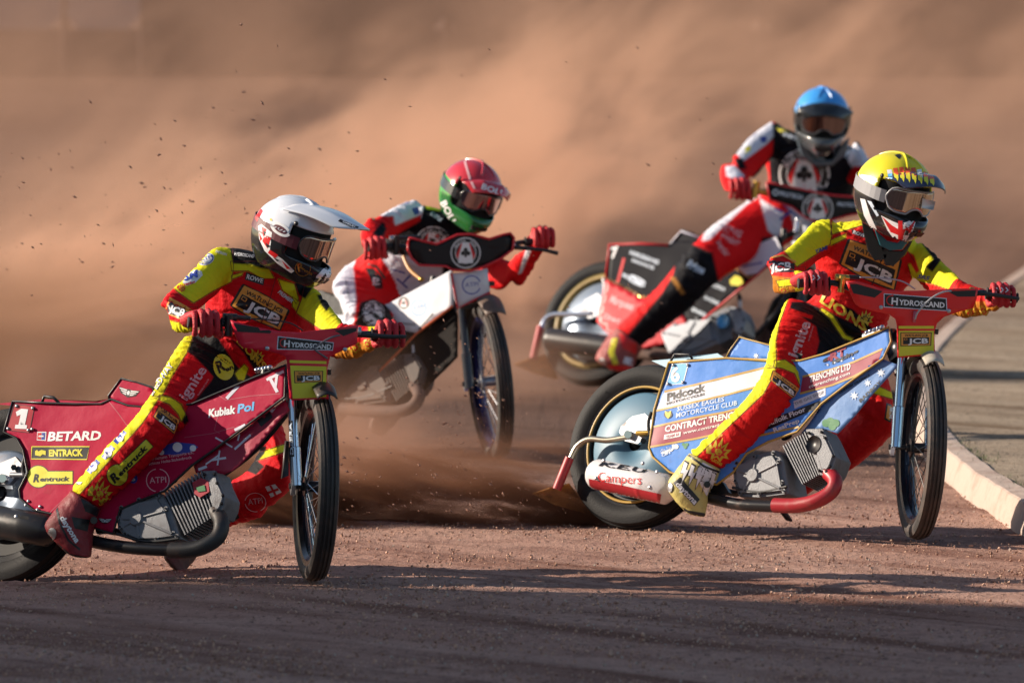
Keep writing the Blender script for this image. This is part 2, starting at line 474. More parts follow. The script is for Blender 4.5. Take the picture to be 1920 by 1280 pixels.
def engine(b, s, w0=0.15, w1=0.0, cm=CAST):
    e = MB(); d = b.l * (w1 - w0)
    e.add(*g_prism(b.Lp(s['case'], w0), d), cm)
    o = e.build('engine', b.root, angle=30); fix_normals(o); finish(o, bevel=0.008, seg=2)
    k = 0.012; dt = MB()
    ctr = Vector((sum(x for x, _ in s['case']) / len(s['case']), sum(y for _, y in s['case']) / len(s['case'])))
    inner = [(ctr.x + (x - ctr.x) * .80 - 3, ctr.y + (y - ctr.y) * .78) for x, y in s['case']]
    dt.add(*g_prism(b.Lp(inner, w0 + .014), b.l * -.016), cm)
    hub = b.L(*s['boss'], w0 + .014)
    dt.add(*g_cyl(hub, hub + b.l * .010, .030, 18, .024), cm)
    for i, (x, y) in enumerate(s['case']):          # web ribs and flange bolts
        q = b.L(ctr.x + (x - ctr.x) * .86, ctr.y + (y - ctr.y) * .86, w0)
        dt.add(*g_cyl(q, q + b.l * .012, .0085, 10), cm); dt.add(*g_cyl(q + b.l * .012, q + b.l * .016, .0045, 6), BLKM)
        if i % 2: continue
        p2 = b.L(ctr.x + (x - ctr.x) * .72 - 2, ctr.y + (y - ctr.y) * .70, w0 + .014)
        dt.add(*g_tube([hub, p2], .0055, 6, 1), cm)
    c = dt.build('engine_cover', o, angle=30)
    T0, T1, B0, B1 = (Vector(p) for p in s['fins']); nf = s.get('nf', 11); cy = MB()
    core = [T0.lerp(B0, .10), T1.lerp(B1, .10), B1.lerp(T1, .10), B0.lerp(T0, .10)]
    cy.add(*g_prism([b.L(p.x, p.y, w0 - .035) for p in core], b.l * -.07), cm)
    for i in range(nf):
        t = (i + .25) / nf; t2 = (i + .62) / nf
        q = [T0.lerp(T1, t), T0.lerp(T1, t2), B0.lerp(B1, t2), B0.lerp(B1, t)]
        cy.add(*g_prism([b.L(p.x, p.y, w0 + .004) for p in q], b.l * -.12), cm)
    cy.build('cylinder', o, angle=30)
    hd = MB(); hd.add(*g_prism(b.Lp(s['head'], w0 + .006), b.l * -.11), cm)
    hx = Vector((sum(x for x, _ in s['head']) / len(s['head']), sum(y for _, y in s['head']) / len(s['head'])))
    hd.add(*g_prism([b.L(hx.x + (x - hx.x) * .72, hx.y + (y - hx.y) * .72, w0 + .013) for x, y in s['head']], b.l * -.01), cm)
    for k, (x, y) in enumerate(s['head']):
        q = b.L(hx.x + (x - hx.x) * .82, hx.y + (y - hx.y) * .82, w0 + .006)
        hd.add(*g_cyl(q, q + b.l * .012, .007, 6), BLKM)
    pl_ = b.L(hx.x + 4, hx.y - 6, w0 - .03)
    h_ = hd.build('cylinder_head', o, angle=30); fix_normals(h_); finish(h_, bevel=.006)
    sp = MB(); q0 = b.L(*s['head'][1], w0 - .04); q1 = q0 + b.u * .035 - b.h * .01
    sp.add(*g_cyl(q0, q1, .009, 10), WHT); sp.add(*g_cyl(q1, q1 + b.u * .03 - b.h * .012, .012, 10), BLK); sp.add(*g_tube([q1 + b.u * .03 - b.h * .012, q1 + b.u * .07 - b.h * .05, q1 + b.u * .06 - b.h * .14], .0045, 7, 5), BLK)
    sp.build('spark_plug', o, angle=40)
    ca = MB(); m_ = (T0.lerp(T1, .35)); q = b.L(m_.x, m_.y, w0 - .05)
    ca.add(*g_cyl(q - b.h * .02 + b.u * .01, q - b.h * .05 + b.u * .055, .022, 14), BLKM); ca.add(*g_cyl(q - b.h * .05 + b.u * .055, q - b.h * .075 + b.u * .09, .030, 16), ALU); ca.add(*g_tube([q - b.h * .02 + b.u * .03, q - b.h * .10 + b.u * .02, q - b.h * .19 + b.u * .03], .006, 8, 5), BLK)
    ca.build('carburettor', o, angle=40)
    hs = MB(); c0 = b.L(*s['case'][-1], w0 + .01); c1 = b.L(*s['case'][len(s['case']) // 2], w0 + .01)
    hs.add(*g_tube([c0 - b.u * .02, c0.lerp(c1, .5) - b.u * .035, c1 - b.u * .01], .006, 8, 5), BLK); hs.build('oil_hose', o)
    return o, c

def fork(b, s, m, brace=True):
    """two legs from the lower yoke to the axle, yoke plates, axle clamps"""
    f = MB(); ax = b.af; wd = s.get('wd', .088)
    top = b.F(*s['top'], s.get('topw', .02)); bot = b.F(*s['bot'], s.get('botw', .03))   # the leg on the viewer's left
    fa = b.FA
    sh_t = ax * (-2 * wd); sh_b = ax * (-min(2 * (bot - fa).dot(ax), 2 * wd + .01))
    for a, c in ((top, bot), (top + sh_t, bot + sh_b)):
        f.add(*g_tube([a, a.lerp(c, .55), a.lerp(c, .56), c], [.017, .017, .0225, .021], 14, 1), m)
        e = fa + ax * ((c - fa).dot(ax))
        f.add(*g_prism([e + b.uf * .03 + b.hf * .012, e + b.uf * .0 + b.hf * .022, e - b.uf * .032 + b.hf * .006, e - b.uf * .014 - b.hf * .024, c - b.hf * .018 + b.uf * .02, c + b.hf * .01 + b.uf * .02], ax * .016), ALU)
        f.add(*g_cyl(e - ax * .01, e + ax * .022, .011, 12), BLKM)
    f.add(*g_cyl(fa - ax * .07, fa + ax * .085, .009, 12), BLKM)
    mid = (top + top + sh_t) / 2
    for k in (0, .09):
        f.add(*g_box(mid + b.uf * (k + .012) - b.hf * .0, ax * (wd + .012), b.hf * .03, b.uf * .010), BLKM)
    return f.build('fork', b.root, angle=35)

def mudguard(b, C, Rr, hw, a0, a1, m, ref_up, ref_fw, flare=0.0):
    """a curved blade over the front wheel from angle a0 to a1 (0 = forward, 90 = straight up)"""
    rings = []
    n = 22
    for i in range(n + 1):
        a = R(a0 + (a1 - a0) * i / n); d = ref_fw * math.cos(a) + ref_up * math.sin(a); r = Rr + flare * (1 - i / n) ** 1.6
        ring = []
        for j in range(11):
            t = -1 + 2 * j / 10
            ring.append(C + d * (r - .020 * t * t) + b.af * hw * t * (1 - .25 * (1 - i / n) ** 3))
        rings.append(ring)
    V, F = g_rings(rings, closed_ring=False, cap=False)
    o = mesh('front_mudguard', V, F, m, b.root); finish(o, solid=.004); return o

def handlebar(b, left, right, mids, w, gm, bm_, parent_name='handlebar', ll=34, lr=34):
    """left and right bar ends in picture points; grips, bar tube"""
    pts = [b.F(*left, w)] + [b.F(*q, w + dw) for *q, dw in mids] + [b.F(*right, w)]
    o = mesh(parent_name, *g_tube(pts, .0115, 12, 5), bm_, b.root)
    for a, c, ln in ((left, mids[0][:2], ll), (right, mids[-1][:2], lr)):
        p = b.F(*a, w); q = b.F(*c, w); d = (q - p).normalized()
        g = MB(); L_ = .125
        prof = [(0, 0), (.019, 0), (.021, .004), (.0165, .008)]
        for i in range(12): prof += [(.0165, .012 + i * .009), (.0178, .015 + i * .009), (.0165, .018 + i * .009)]
        prof += [(.024, L_ - .004), (.024, L_), (.0115, L_)]
        g.add(*g_revolve(prof, p, d, 16, closed=False), gm); g.build('grip', o, angle=50)
    return o
def cable(b, pts, parent, r=.0032, m=None, name='cable'):
    return mesh(name, *g_tube(pts, r, 7, 6), m or BLK, parent)
def rivets(pts, w, b, plane, parent, r=.0065, m=None, name='rivet'):
    k = MB(); n = b.l if plane == 'L' else b.hf
    for x, y in pts:
        c = (b.L if plane == 'L' else b.F)(x, y, w)
        k.add(*g_revolve([(0, .004), (r * .6, .0035), (r, .001), (r, -.002)], c, n, 12, closed=False), m or ALU)
    return k.build(name, parent)
def club(D, cx, cy, r, m, layer, kx=1.0):
    for dx, dy in ((0, -.42), (-.45, .12), (.45, .12)): D.poly(circ(cx + dx * r * kx, cy + dy * r, r * .36 * kx, r * .36, 18), m, layer)
    D.poly([(cx - .09 * r * kx, cy - .1 * r), (cx + .09 * r * kx, cy - .1 * r), (cx + .22 * r * kx, cy + .75 * r), (cx - .22 * r * kx, cy + .75 * r)], m, layer)
def club_badge(D, cx, cy, r, layer=1, kx=1.0, words=True):
    """the round club crest: black and white rings, red-edged shield with a black club"""
    D.poly(circ(cx, cy, r * kx, r, 36), WHT, layer); D.poly(circ(cx, cy, r * .93 * kx, r * .93, 36), PBLK, layer + 1)
    t = [(-.30, -.62), (.30, -.62), (.66, .18), (.36, .60), (-.36, .60), (-.66, .18)]
    D.poly([(cx + x * r * kx, cy + y * r) for x, y in t], PRED, layer + 2)
    t = [(-.22, -.64), (.22, -.64), (.46, .22), (.50, .66), (-.50, .66), (-.46, .22)]
    D.poly([(cx + x * r * kx, cy + y * r) for x, y in t], WHT, layer + 3)
    club(D, cx, cy - .02 * r, r * .40, PBLK, layer + 4, kx)
    D.ring(cx, cy, r * kx * .70, r * kx * .66, WHT, layer + 2, 1 / kx)
    if words:
        D.arc_text('BELLE VUE', cx, cy, r * .72 * kx, 205, 268, r * .16, WHT, .015, layer + 3, 1 / kx)
        D.arc_text('ACES', cx, cy, r * .72 * kx, 292, 330, r * .16, WHT, .015, layer + 3, 1 / kx)
def jcb_badge(D, q, layer=1, word='WATLING JCB', small=True, hexa=False):
    """orange badge in quad q (tl, tr, br, bl): small top line and big white letters on black"""
    q = [Vector(p) for p in q]
    def at(u, v): a = q[0].lerp(q[1], u).lerp(q[3].lerp(q[2], u), v); return (a.x, a.y)
    if hexa:
        o = [at(.02, .0), at(.5, -.07), at(.98, .0), at(1, .06), at(.99, .95), at(.93, 1), at(.5, 1.06), at(.07, 1), at(0, .95), at(0, .06)]
        o2 = [at(.045, .035), at(.5, -.03), at(.955, .035), at(.965, .93), at(.5, 1.02), at(.04, .93)]
    else:
        o = [at(0, 0), at(1, 0), at(1, 1), at(0, 1)]; o2 = [at(.03, .05), at(.97, .05), at(.97, .95), at(.03, .95)]
    D.poly(o, PBLK, layer); D.poly(o2, PORG, layer + 1)
    D.poly([at(.09, .36), at(.92, .36), at(.92, .86), at(.09, .86)], PBLK, layer + 2)
    hh = (q[3] - q[0]).length; upv = ((q[0] - q[3]).normalized())
    D.text(word, at(.14, .29), at(.88, .29), hh * .16, PBLK, .02, layer=layer + 3, up=upv)
    D.text('JCB', at(.25, .80), at(.90, .80), hh * .36, WHT, .035, layer=layer + 4, up=upv)
    D.poly([at(.12, .41), at(.215, .41), at(.215, .56), at(.12, .56)], PORG, layer + 4)
    D.poly([at(.135, .435), at(.20, .435), at(.20, .535), at(.135, .535)], PBLK, layer + 5)
def keyhole(D, c, r, p0, p1, hw, word, tp0, tp1, th, layer=1):
    """yellow keyhole logo: disc with a bar, black outline and lettering"""
    d = (Vector(p1) - Vector(p0)).normalized(); n = Vector((d.y, -d.x))
    for k, m, ly in ((1.6, PBLK, layer), (0, PYEL, layer + 1)):
        D.poly(circ(*c, r + k), m, ly)
        a = Vector(p0) - d * k; e = Vector(p1) + d * k; w = hw + k
        D.poly([tuple(a + n * w), tuple(e + n * w), tuple(e - n * w), tuple(a - n * w)], m, ly)
    f = .17
    q0, q1 = Vector(tp0), Vector(tp1); u = tuple(n); L_ = (q1 - q0)
    D.text(word[0], tuple(q0), tuple(q0 + L_ * f), th * 1.75, PBLK, .045, .25, layer + 2, u)
    D.text(word[1:], tuple(q0 + L_ * (f + .02) + n * th * .1), tuple(q1 + n * th * .1), th, PBLK, .045, .12, layer + 2, u)
def wing(D, cx, cy, r, ang, layer=1, m=None):
    """a small winged emblem"""
    ca, sa = math.cos(ang), math.sin(ang)
    def t(pts): return [(cx + (x * ca - y * sa) * r, cy + (x * sa + y * ca) * r) for x, y in pts]
    D.poly(t([(-1.08, -.42), (-.3, -.30), (0, -.36), (.3, -.30), (1.08, -.42), (.75, .18), (.3, .36), (0, .48), (-.3, .36), (-.75, .18)]), PBLK, layer)
    for s_ in (-1, 1):
        for k in range(3):
            y0 = -.32 + k * .2
            D.poly(t([(s_ * .18, y0 + .06), (s_ * (1 - k * .2), y0), (s_ * (.9 - k * .2), y0 + .1), (s_ * .18, y0 + .19)]), m or WHT, layer + 1)
    D.poly(t(circ(0, 0.02, .14, .22, 14)), m or WHT, layer + 1)
# ------------------------------------------------------------ riders
SUIT = mat('race_suit', None, 0.68, bump=0.5, bscale=55, attr='suit', dirt=0.10, dscale=13, vary=0.06, spec=0.16)
SKIN = mat('skin', (0.50, 0.27, 0.19), 0.55)
def ellipse_ring(x1, y1, x2, y2, Y, k=0.8, n=22, Y2=None):
    a = P(x1, y1, Y); c = P(x2, y2, Y if Y2 is None else Y2); C = (a + c) / 2; U = (a - c) / 2
    d = (C - CAM).normalized(); W = (d - U.normalized() * d.dot(U.normalized())).normalized() * U.length * k
    return C, U, W
def body(name, limbs, parent, paints, voxel=0.0048, wr=0.0085, seed=0, soft=1.3):
    """one continuous figure: limbs are chains of cross-sections (outline point, outline point, depth, thickness ratio)"""
    V = []; F = []; seg = []
    for ln, st in limbs.items():
        rs = [ellipse_ring(*s) for s in st]; rings = []
        def rg(C, U, W, k=1.0): return [C + (U * math.cos(2 * math.pi * j / 22) + W * math.sin(2 * math.pi * j / 22)) * k for j in range(22)]
        # smooth the chain
        Cs = smooth_path([r[0] for r in rs], 5); Us = smooth_path([r[1] for r in rs], 5); Ws = smooth_path([r[2] for r in rs], 5)
        if len(rs) == 2:
            Cs = [rs[0][0].lerp(rs[1][0], t / 5) for t in range(6)]; Us = [rs[0][1].lerp(rs[1][1], t / 5) for t in range(6)]; Ws = [rs[0][2].lerp(rs[1][2], t / 5) for t in range(6)]
        d0 = (Cs[0] - Cs[1]).normalized(); d1 = (Cs[-1] - Cs[-2]).normalized()
        r0 = Us[0].length; r1 = Us[-1].length
        for t in (1.0, .72, .38): rings.append(rg(Cs[0] + d0 * r0 * .45 * t, Us[0], Ws[0], math.sqrt(1 - (t * .97) ** 2)))
        for C, U, W in zip(Cs, Us, Ws): rings.append(rg(C, U, W))
        for t in (.38, .72, 1.0): rings.append(rg(Cs[-1] + d1 * r1 * .45 * t, Us[-1], Ws[-1], math.sqrt(1 - (t * .97) ** 2)))
        v, f = g_rings(rings); o = len(V); V += v; F += [[i + o for i in q] for q in f]
        dv = [(Cs[i + 1] - Cs[i]).normalized() for i in range(len(Cs) - 1)]
        seg += [(ln, Cs[i], Cs[i + 1], (Us[i].length + Ws[i].length) / 2, dv[max(0, i - 4)].angle(dv[min(len(dv) - 1, i + 4)], 0)) for i in range(len(Cs) - 1)]
    W, Fq, Nn = remesh(V, F, voxel, 8, .5)
    # nearest limb of every vertex
    best = np.full(len(W), 1e9); who = np.zeros(len(W), int); axis = np.zeros((len(W), 3)); bend = np.zeros(len(W)); names = list(limbs)
    for ln, a, c, r, bnd in seg:
        a_, c_ = np.array(a), np.array(c); ab = c_ - a_; t = np.clip(((W - a_) @ ab) / max(ab @ ab, 1e-9), 0, 1)
        dd = np.linalg.norm(W - a_ - t[:, None] * ab, axis=1) - r
        m = dd < best; bend[m] = bnd; best[m] = dd[m]; who[m] = names.index(ln); axis[m] = ab / max(np.linalg.norm(ab), 1e-9)
    # cloth folds run across the limb
    for i in range(len(W)):
        p = Vector(W[i]); ax = Vector(axis[i]); al = p.dot(ax)
        q = Vector((al * 24, 0, 0)) + (p - ax * al) * 7 + Vector((seed * 3.1, 0, 0))
        f1 = noise.noise(q); f2 = noise.noise(p * 6 + Vector((0, seed, 0)))
        f3 = noise.noise(Vector((al * 46, 1.7, seed)) + (p - ax * al) * 11)
        h = max(-.5, 1 - abs(f1) * 3.4) * max(0.0, .30 + f2 * 1.3) + .55 * max(0, .55 - abs(f3) * 2.6) * max(0, .2 - f2) + .22 * noise.noise(p * 30)
        W[i] += Nn[i] * wr * h * (.8 + 1.1 * min(1.2, bend[i]))
    px = project(W); C = np.zeros((len(W), 4)); C[:, 3] = 1; C[:, :3] = lin(paints[0])
    for ls, poly, c in paints[1:]:
        m = np.ones(len(W), bool) if ls is None else np.isin(who, [names.index(l) for l in ls.split()])
        al = m.astype(float)
        if poly is not None:
            lo, hi = np.min(poly, 0) - 4, np.max(poly, 0) + 4
            ix = np.where(m & (px[:, 0] > lo[0]) & (px[:, 0] < hi[0]) & (px[:, 1] > lo[1]) & (px[:, 1] < hi[1]))[0]
            al[:] = 0
            if len(ix): al[ix] = edge_alpha(px[ix], poly, soft)
        C[:, :3] = C[:, :3] * (1 - al[:, None]) + np.array(lin(c)) * al[:, None]
    o = mesh(name, W, Fq, SUIT, parent)
    ca = o.data.color_attributes.new('suit', 'FLOAT_COLOR', 'POINT')
    ca.data.foreach_set('color', C.astype('f').ravel())
    return o

def edge_alpha(pts, poly, w):
    """coverage of a print's outline, softened over w picture points"""
    d = np.full(len(pts), 1e9); n = len(poly); P_ = np.asarray(poly, float)
    for i in range(n):
        a, c = P_[i], P_[(i + 1) % n]; ab = c - a; t = np.clip(((pts - a) @ ab) / max(ab @ ab, 1e-9), 0, 1)
        d = np.minimum(d, np.linalg.norm(pts - a - t[:, None] * ab, axis=1))
    return np.clip(.5 + np.where(inside(pts, poly), d, -d) / (2 * w), 0, 1)

def basis(yaw, pitch, roll):
    """face direction: yaw 0 looks at the camera, + to the viewer's right; pitch + looks down; roll + tips to the viewer's right"""
    y, p, r = R(yaw), R(pitch), R(roll)
    f = Vector((math.sin(y) * math.cos(p), -math.cos(y) * math.cos(p), -math.sin(p)))
    rt = f.cross(Vector((0, 0, 1))).normalized(); up = rt.cross(f)
    q = Matrix.Rotation(-r, 3, Vector((math.sin(y), -math.cos(y), 0)))
    return (q @ rt), (q @ f), (q @ up)      # rider's right, face, up
def outward(o, C):
    w = origin(o); p = o.data.polygons[len(o.data.polygons) // 2]
    if p.normal.dot(p.center + w - C) < 0: o.data.flip_normals()
def helmet(root, C, B, s, shell, lens_m, cap_m, side_m, chin_m, frame_m, strap_m, peak_m, inner_m, peak_len=.16, peak_up=.02, peak_w=.1, cap_line=.045, peak_z=.092, peak_y=.070):
    rt, fw, up = B
    def X(x, y, z): return C + (rt * x + fw * y + up * z) * s
    NL, NP = 72, 44
    def sph(l, p):
        cl, sl_, cp, sp = math.cos(l), math.sin(l), math.cos(p), math.sin(p)
        e = .92
        x = .121 * math.copysign(abs(sl_) ** e, sl_) * cp ** .94; y = (.140 if cl > 0 else .150) * math.copysign(abs(cl) ** e, cl) * cp ** .94; z = (.130 if sp > 0 else .155) * sp
        wl = max(0, min(1, (cl - .05) / .85)); wl = wl * wl * (3 - 2 * wl)
        wp = max(0, min(1, (-p - .12) / .45)) ; wp = wp * wp * (3 - 2 * wp)
        y += .062 * wl * wp; x *= 1 - .22 * wl * wp; x *= 1 - .20 * max(0, min(1, (-p - .25) / .7)) * max(0, min(1, (cl + .2) / .8))
        z = max(z, -.150 + .020 * (1 - wl)); 
        if cl < 0: z = max(z, -.125)
        return x, y, z
    ls = [-math.pi + 2 * math.pi * i / NL for i in range(NL)]
    ps = [R(-62) + (math.pi / 2 - R(-62)) * j / NP for j in range(NP + 1)]
    V = []; F = []; M = []; mats = [cap_m, side_m, chin_m]
    for p in ps:
        for l in ls: V.append(sph(l, min(p, math.pi / 2 - 1e-4)))
    for j in range(NP):
        for i in range(NL):
            k = (i + 1) % NL; f = [j * NL + i, j * NL + k, (j + 1) * NL + k, (j + 1) * NL + i]
            x = sum(V[q][0] for q in f) / 4; y = sum(V[q][1] for q in f) / 4; z = sum(V[q][2] for q in f) / 4
            l = ls[i] + math.pi / NL
            if abs(l) < R(68) and -.056 < z < .054: continue
            F.append(f); M.append(0 if z > cap_line else (2 if (z < -.03 and abs(l) < R(100)) or z < -.085 else 1))
    hm = mesh('helmet', [X(*v) for v in V], F, mats, root, M, True)
    fix_normals(hm); finish(hm, solid=.007)
    # eye-port rubber, goggle frame, lens
    def patch(lmax, zt, zb, k, nl=30, nz=8, dy=0.0):
        """a curved strip between an upper and a lower edge given as (angle, height) corners"""
        g = []
        for a in range(nz + 1):
            row = []
            for b_ in range(nl + 1):
                ld = -lmax + 2 * lmax * b_ / nl; l = R(ld)
                z0 = float(np.interp(abs(ld), *zip(*zb))); z1 = float(np.interp(abs(ld), *zip(*zt)))
                row.append(X(.117 * k * math.sin(l), .138 * k * math.cos(l) + dy, z0 + (z1 - z0) * a / nz))
            g.append(row)
        return g
    g = patch(54, ((0, .040), (40, .038), (48, .030), (54, .006)), ((0, -.021), (9, -.025), (18, -.042), (34, -.042), (46, -.032), (54, -.004)), .985, dy=.008)
    lens = mesh('goggle_lens', *g_rings(g, False, False), lens_m, hm); finish(lens, solid=.002)
    rim = g[0] + [r[-1] for r in g[1:]] + g[-1][::-1][1:] + [r[0] for r in g[::-1][1:-1]]
    mesh('goggle_frame', *g_tube(rim + [rim[0]], .0036 * s, 8, 1), frame_m, hm)
    g2 = patch(66, ((0, .060), (66, .060)), ((0, -.070), (66, -.066)), .90)
    mesh('goggle_foam', *g_rings(g2, False, False), inner_m, hm)
    # strap over the shell
    for sd in (-1, 1):
        row = [[], []]
        for b_ in range(15):
            l = sd * R(52 + 125 * b_ / 14)
            for q, z in ((0, -.022), (1, .020)):
                x, y, _ = sph(l, math.asin(max(-.9, min(.9, z / .14)))); kk = 1.035 if b_ else 1.0
                row[q].append(X(x * kk, y * kk, z + .010 * b_ / 14))
        st = mesh('goggle_strap', *g_rings(row, False, False), strap_m, hm, smooth=False); outward(st, C); finish(st, solid=.002)
    # peak
    if peak_len:
        g = []
        for a in range(15):
            t = a / 14; row = []
            for b_ in range(25):
                q = -1 + 2 * b_ / 24; w = peak_w * (1 - .26 * t ** 2)
                rnd = 1 - .20 * abs(q) ** 3
                yb = peak_y + .05 * math.sqrt(max(0, 1 - (q * .9) ** 2))
                z = peak_z - (.030 + .010 * (1 - t)) * abs(q) ** 2.2 + peak_up * t + .010 * math.sin(t * math.pi) + .005 * math.exp(-((abs(q) - .42) / .10) ** 2) * math.sin(min(1, t * 1.3) * math.pi)
                row.append(X(q * w * 1.04, yb + peak_len * t * rnd, z))
            g.append(row)
        pk = mesh('helmet_peak', *g_rings(g, False, False), peak_m, hm); finish(pk, solid=.004)
        for sd in (-1, 1): mesh('peak_screw', *g_revolve([(0, .004), (.007, .003), (.009, 0), (.009, -.004)], X(sd * .112, .062, .062), rt * sd, 12, closed=False), BLK, hm)
    # chin vents and mouth piece
    mp = MB()
    for l in (-24, -9, 9, 24):
        x, y, z = sph(R(l), R(-40)); x2, y2, z2 = sph(R(l), R(-33))
        mp.add(*g_box(X(x, y, z), rt * .008 * s, fw * .003 * s, (X(x2, y2, z2) - X(x, y, z)) * .55))
    mp.build('chin_vent', hm, BLK)
    # crown ridges and vents
    rg = MB()
    for q in (-.42, .42):
        pts = [X(math.sin(q) * .118 * math.cos(a) , (.140 if a < 1.57 else .150) * math.cos(a) * math.cos(q), .131 * math.sin(a) + .001) for a in [R(46 + 90 * i / 12) for i in range(13)]]
        rg.add(*g_tube(pts, [.001] + [.0055] * 11 + [.001], 8, 1))
    rg.build('crown_ridge', hm, cap_m)
    return hm, X

def glove(root, name, C, bd, fr, up, wrist, m, flip=1, knuck=None, s=1.0):
    """a gloved hand closed round a bar: C grip centre, bd along the bar to the little finger, fr towards the camera, wrist a point"""
    V = []; F = []
    def add(vf):
        o = len(V); V.extend(vf[0]); F.extend([[i + o for i in q] for q in vf[1]])
    FR = (.0106, .0110, .0105, .0092); RR = (.039, .0415, .040, .0355); EX = (236, 250, 258, 246)
    for i in range(4):
        off = bd * ((i - 1.5) * .0236 * s) + up * (0, .003, .002, -.003)[i] * s
        pts = []; n = 10; rad = []
        a0, a1 = R(130), R(130 - EX[i])
        for k in range(n + 1):
            a = a0 + (a1 - a0) * k / n
            rr = (RR[i] - .0085 * max(0, (k - 6)) / 4) * s + (.004 * s if k in (3, 7) else 0)
            pts.append(C + off + bd * (.0016 * (i - 1.5) * math.sin(k / n * 3)) * s + (fr * math.cos(a) + up * math.sin(a)) * rr)
            rad.append(FR[i] * (1.06 if k in (3, 7) else .95 if k in (5, 9) else 1) * s)
        rad[-1] *= .72
        add(g_tube(pts, rad, 10, 3)); add(g_ball(pts[-1], rad[-1] * 1.02, 6))
        add(g_ball(C + off + (fr * math.cos(R(104)) + up * math.sin(R(104))) * (RR[i] + .004) * s, .0118 * s, 6))
    kc = C + up * .034 * s - fr * .018 * s
    A = wrist; rings = []
    for t, w, h in ((0, .030, .025), (.3, .036, .027), (.62, .043, .024), (.88, .046, .020), (1.0, .044, .016)):
        c = A.lerp(kc, t); d = (kc - A).normalized(); n = bd.cross(d).normalized(); b2 = d.cross(n)
        rings.append([c + (b2 * math.cos(2 * math.pi * j / 16) * w + n * math.sin(2 * math.pi * j / 16) * h) * s for j in range(16)])
    add(g_rings(rings))
    # thumb leaves the side of the palm near the wrist and passes under the bar
    tb = A.lerp(kc, .55) - bd * .038 * s
    pts = [tb, C - bd * .050 * s - fr * .030 * s - up * .010 * s, C - bd * .052 * s + fr * .004 * s - up * .033 * s, C - bd * .040 * s + fr * .030 * s - up * .022 * s]
    add(g_tube(pts, [x * s for x in (.016, .0145, .0125, .009)], 10, 4)); add(g_ball(pts[-1], .0092 * s, 6))
    W, Fq, _ = remesh(V, F, .0027, 2, .3)
    o = mesh(name, W, Fq, m, root)
    return o

def boot(name, st, parent, m, sole=None):
    rings = []
    for s in st:
        C, U, W = ellipse_ring(*s, n=20); rings.append((C, U, W))
    Cs = smooth_path([r[0] for r in rings], 5); Us = smooth_path([r[1] for r in rings], 5); Ws = smooth_path([r[2] for r in rings], 5)
    rr = [[C + U * math.cos(2 * math.pi * j / 20) + W * math.sin(2 * math.pi * j / 20) for j in range(20)] for C, U, W in zip(Cs, Us, Ws)]
    d = (Cs[-1] - Cs[-2]).normalized()
    for t in (.5, .8, 1.0): rr.append([Cs[-1] + d * Us[-1].length * .4 * t + (p - Cs[-1]) * math.sqrt(1 - (.96 * t) ** 2) for p in rr[len(Cs) - 1]])
    V, F = g_rings(rr)
    W, Fq, Nn = remesh(V, F, .006, 3, .5)
    for i in range(len(W)): W[i] += Nn[i] * .0022 * noise.noise(Vector(W[i]) * 40)
    return mesh(name, W, Fq, m, parent)
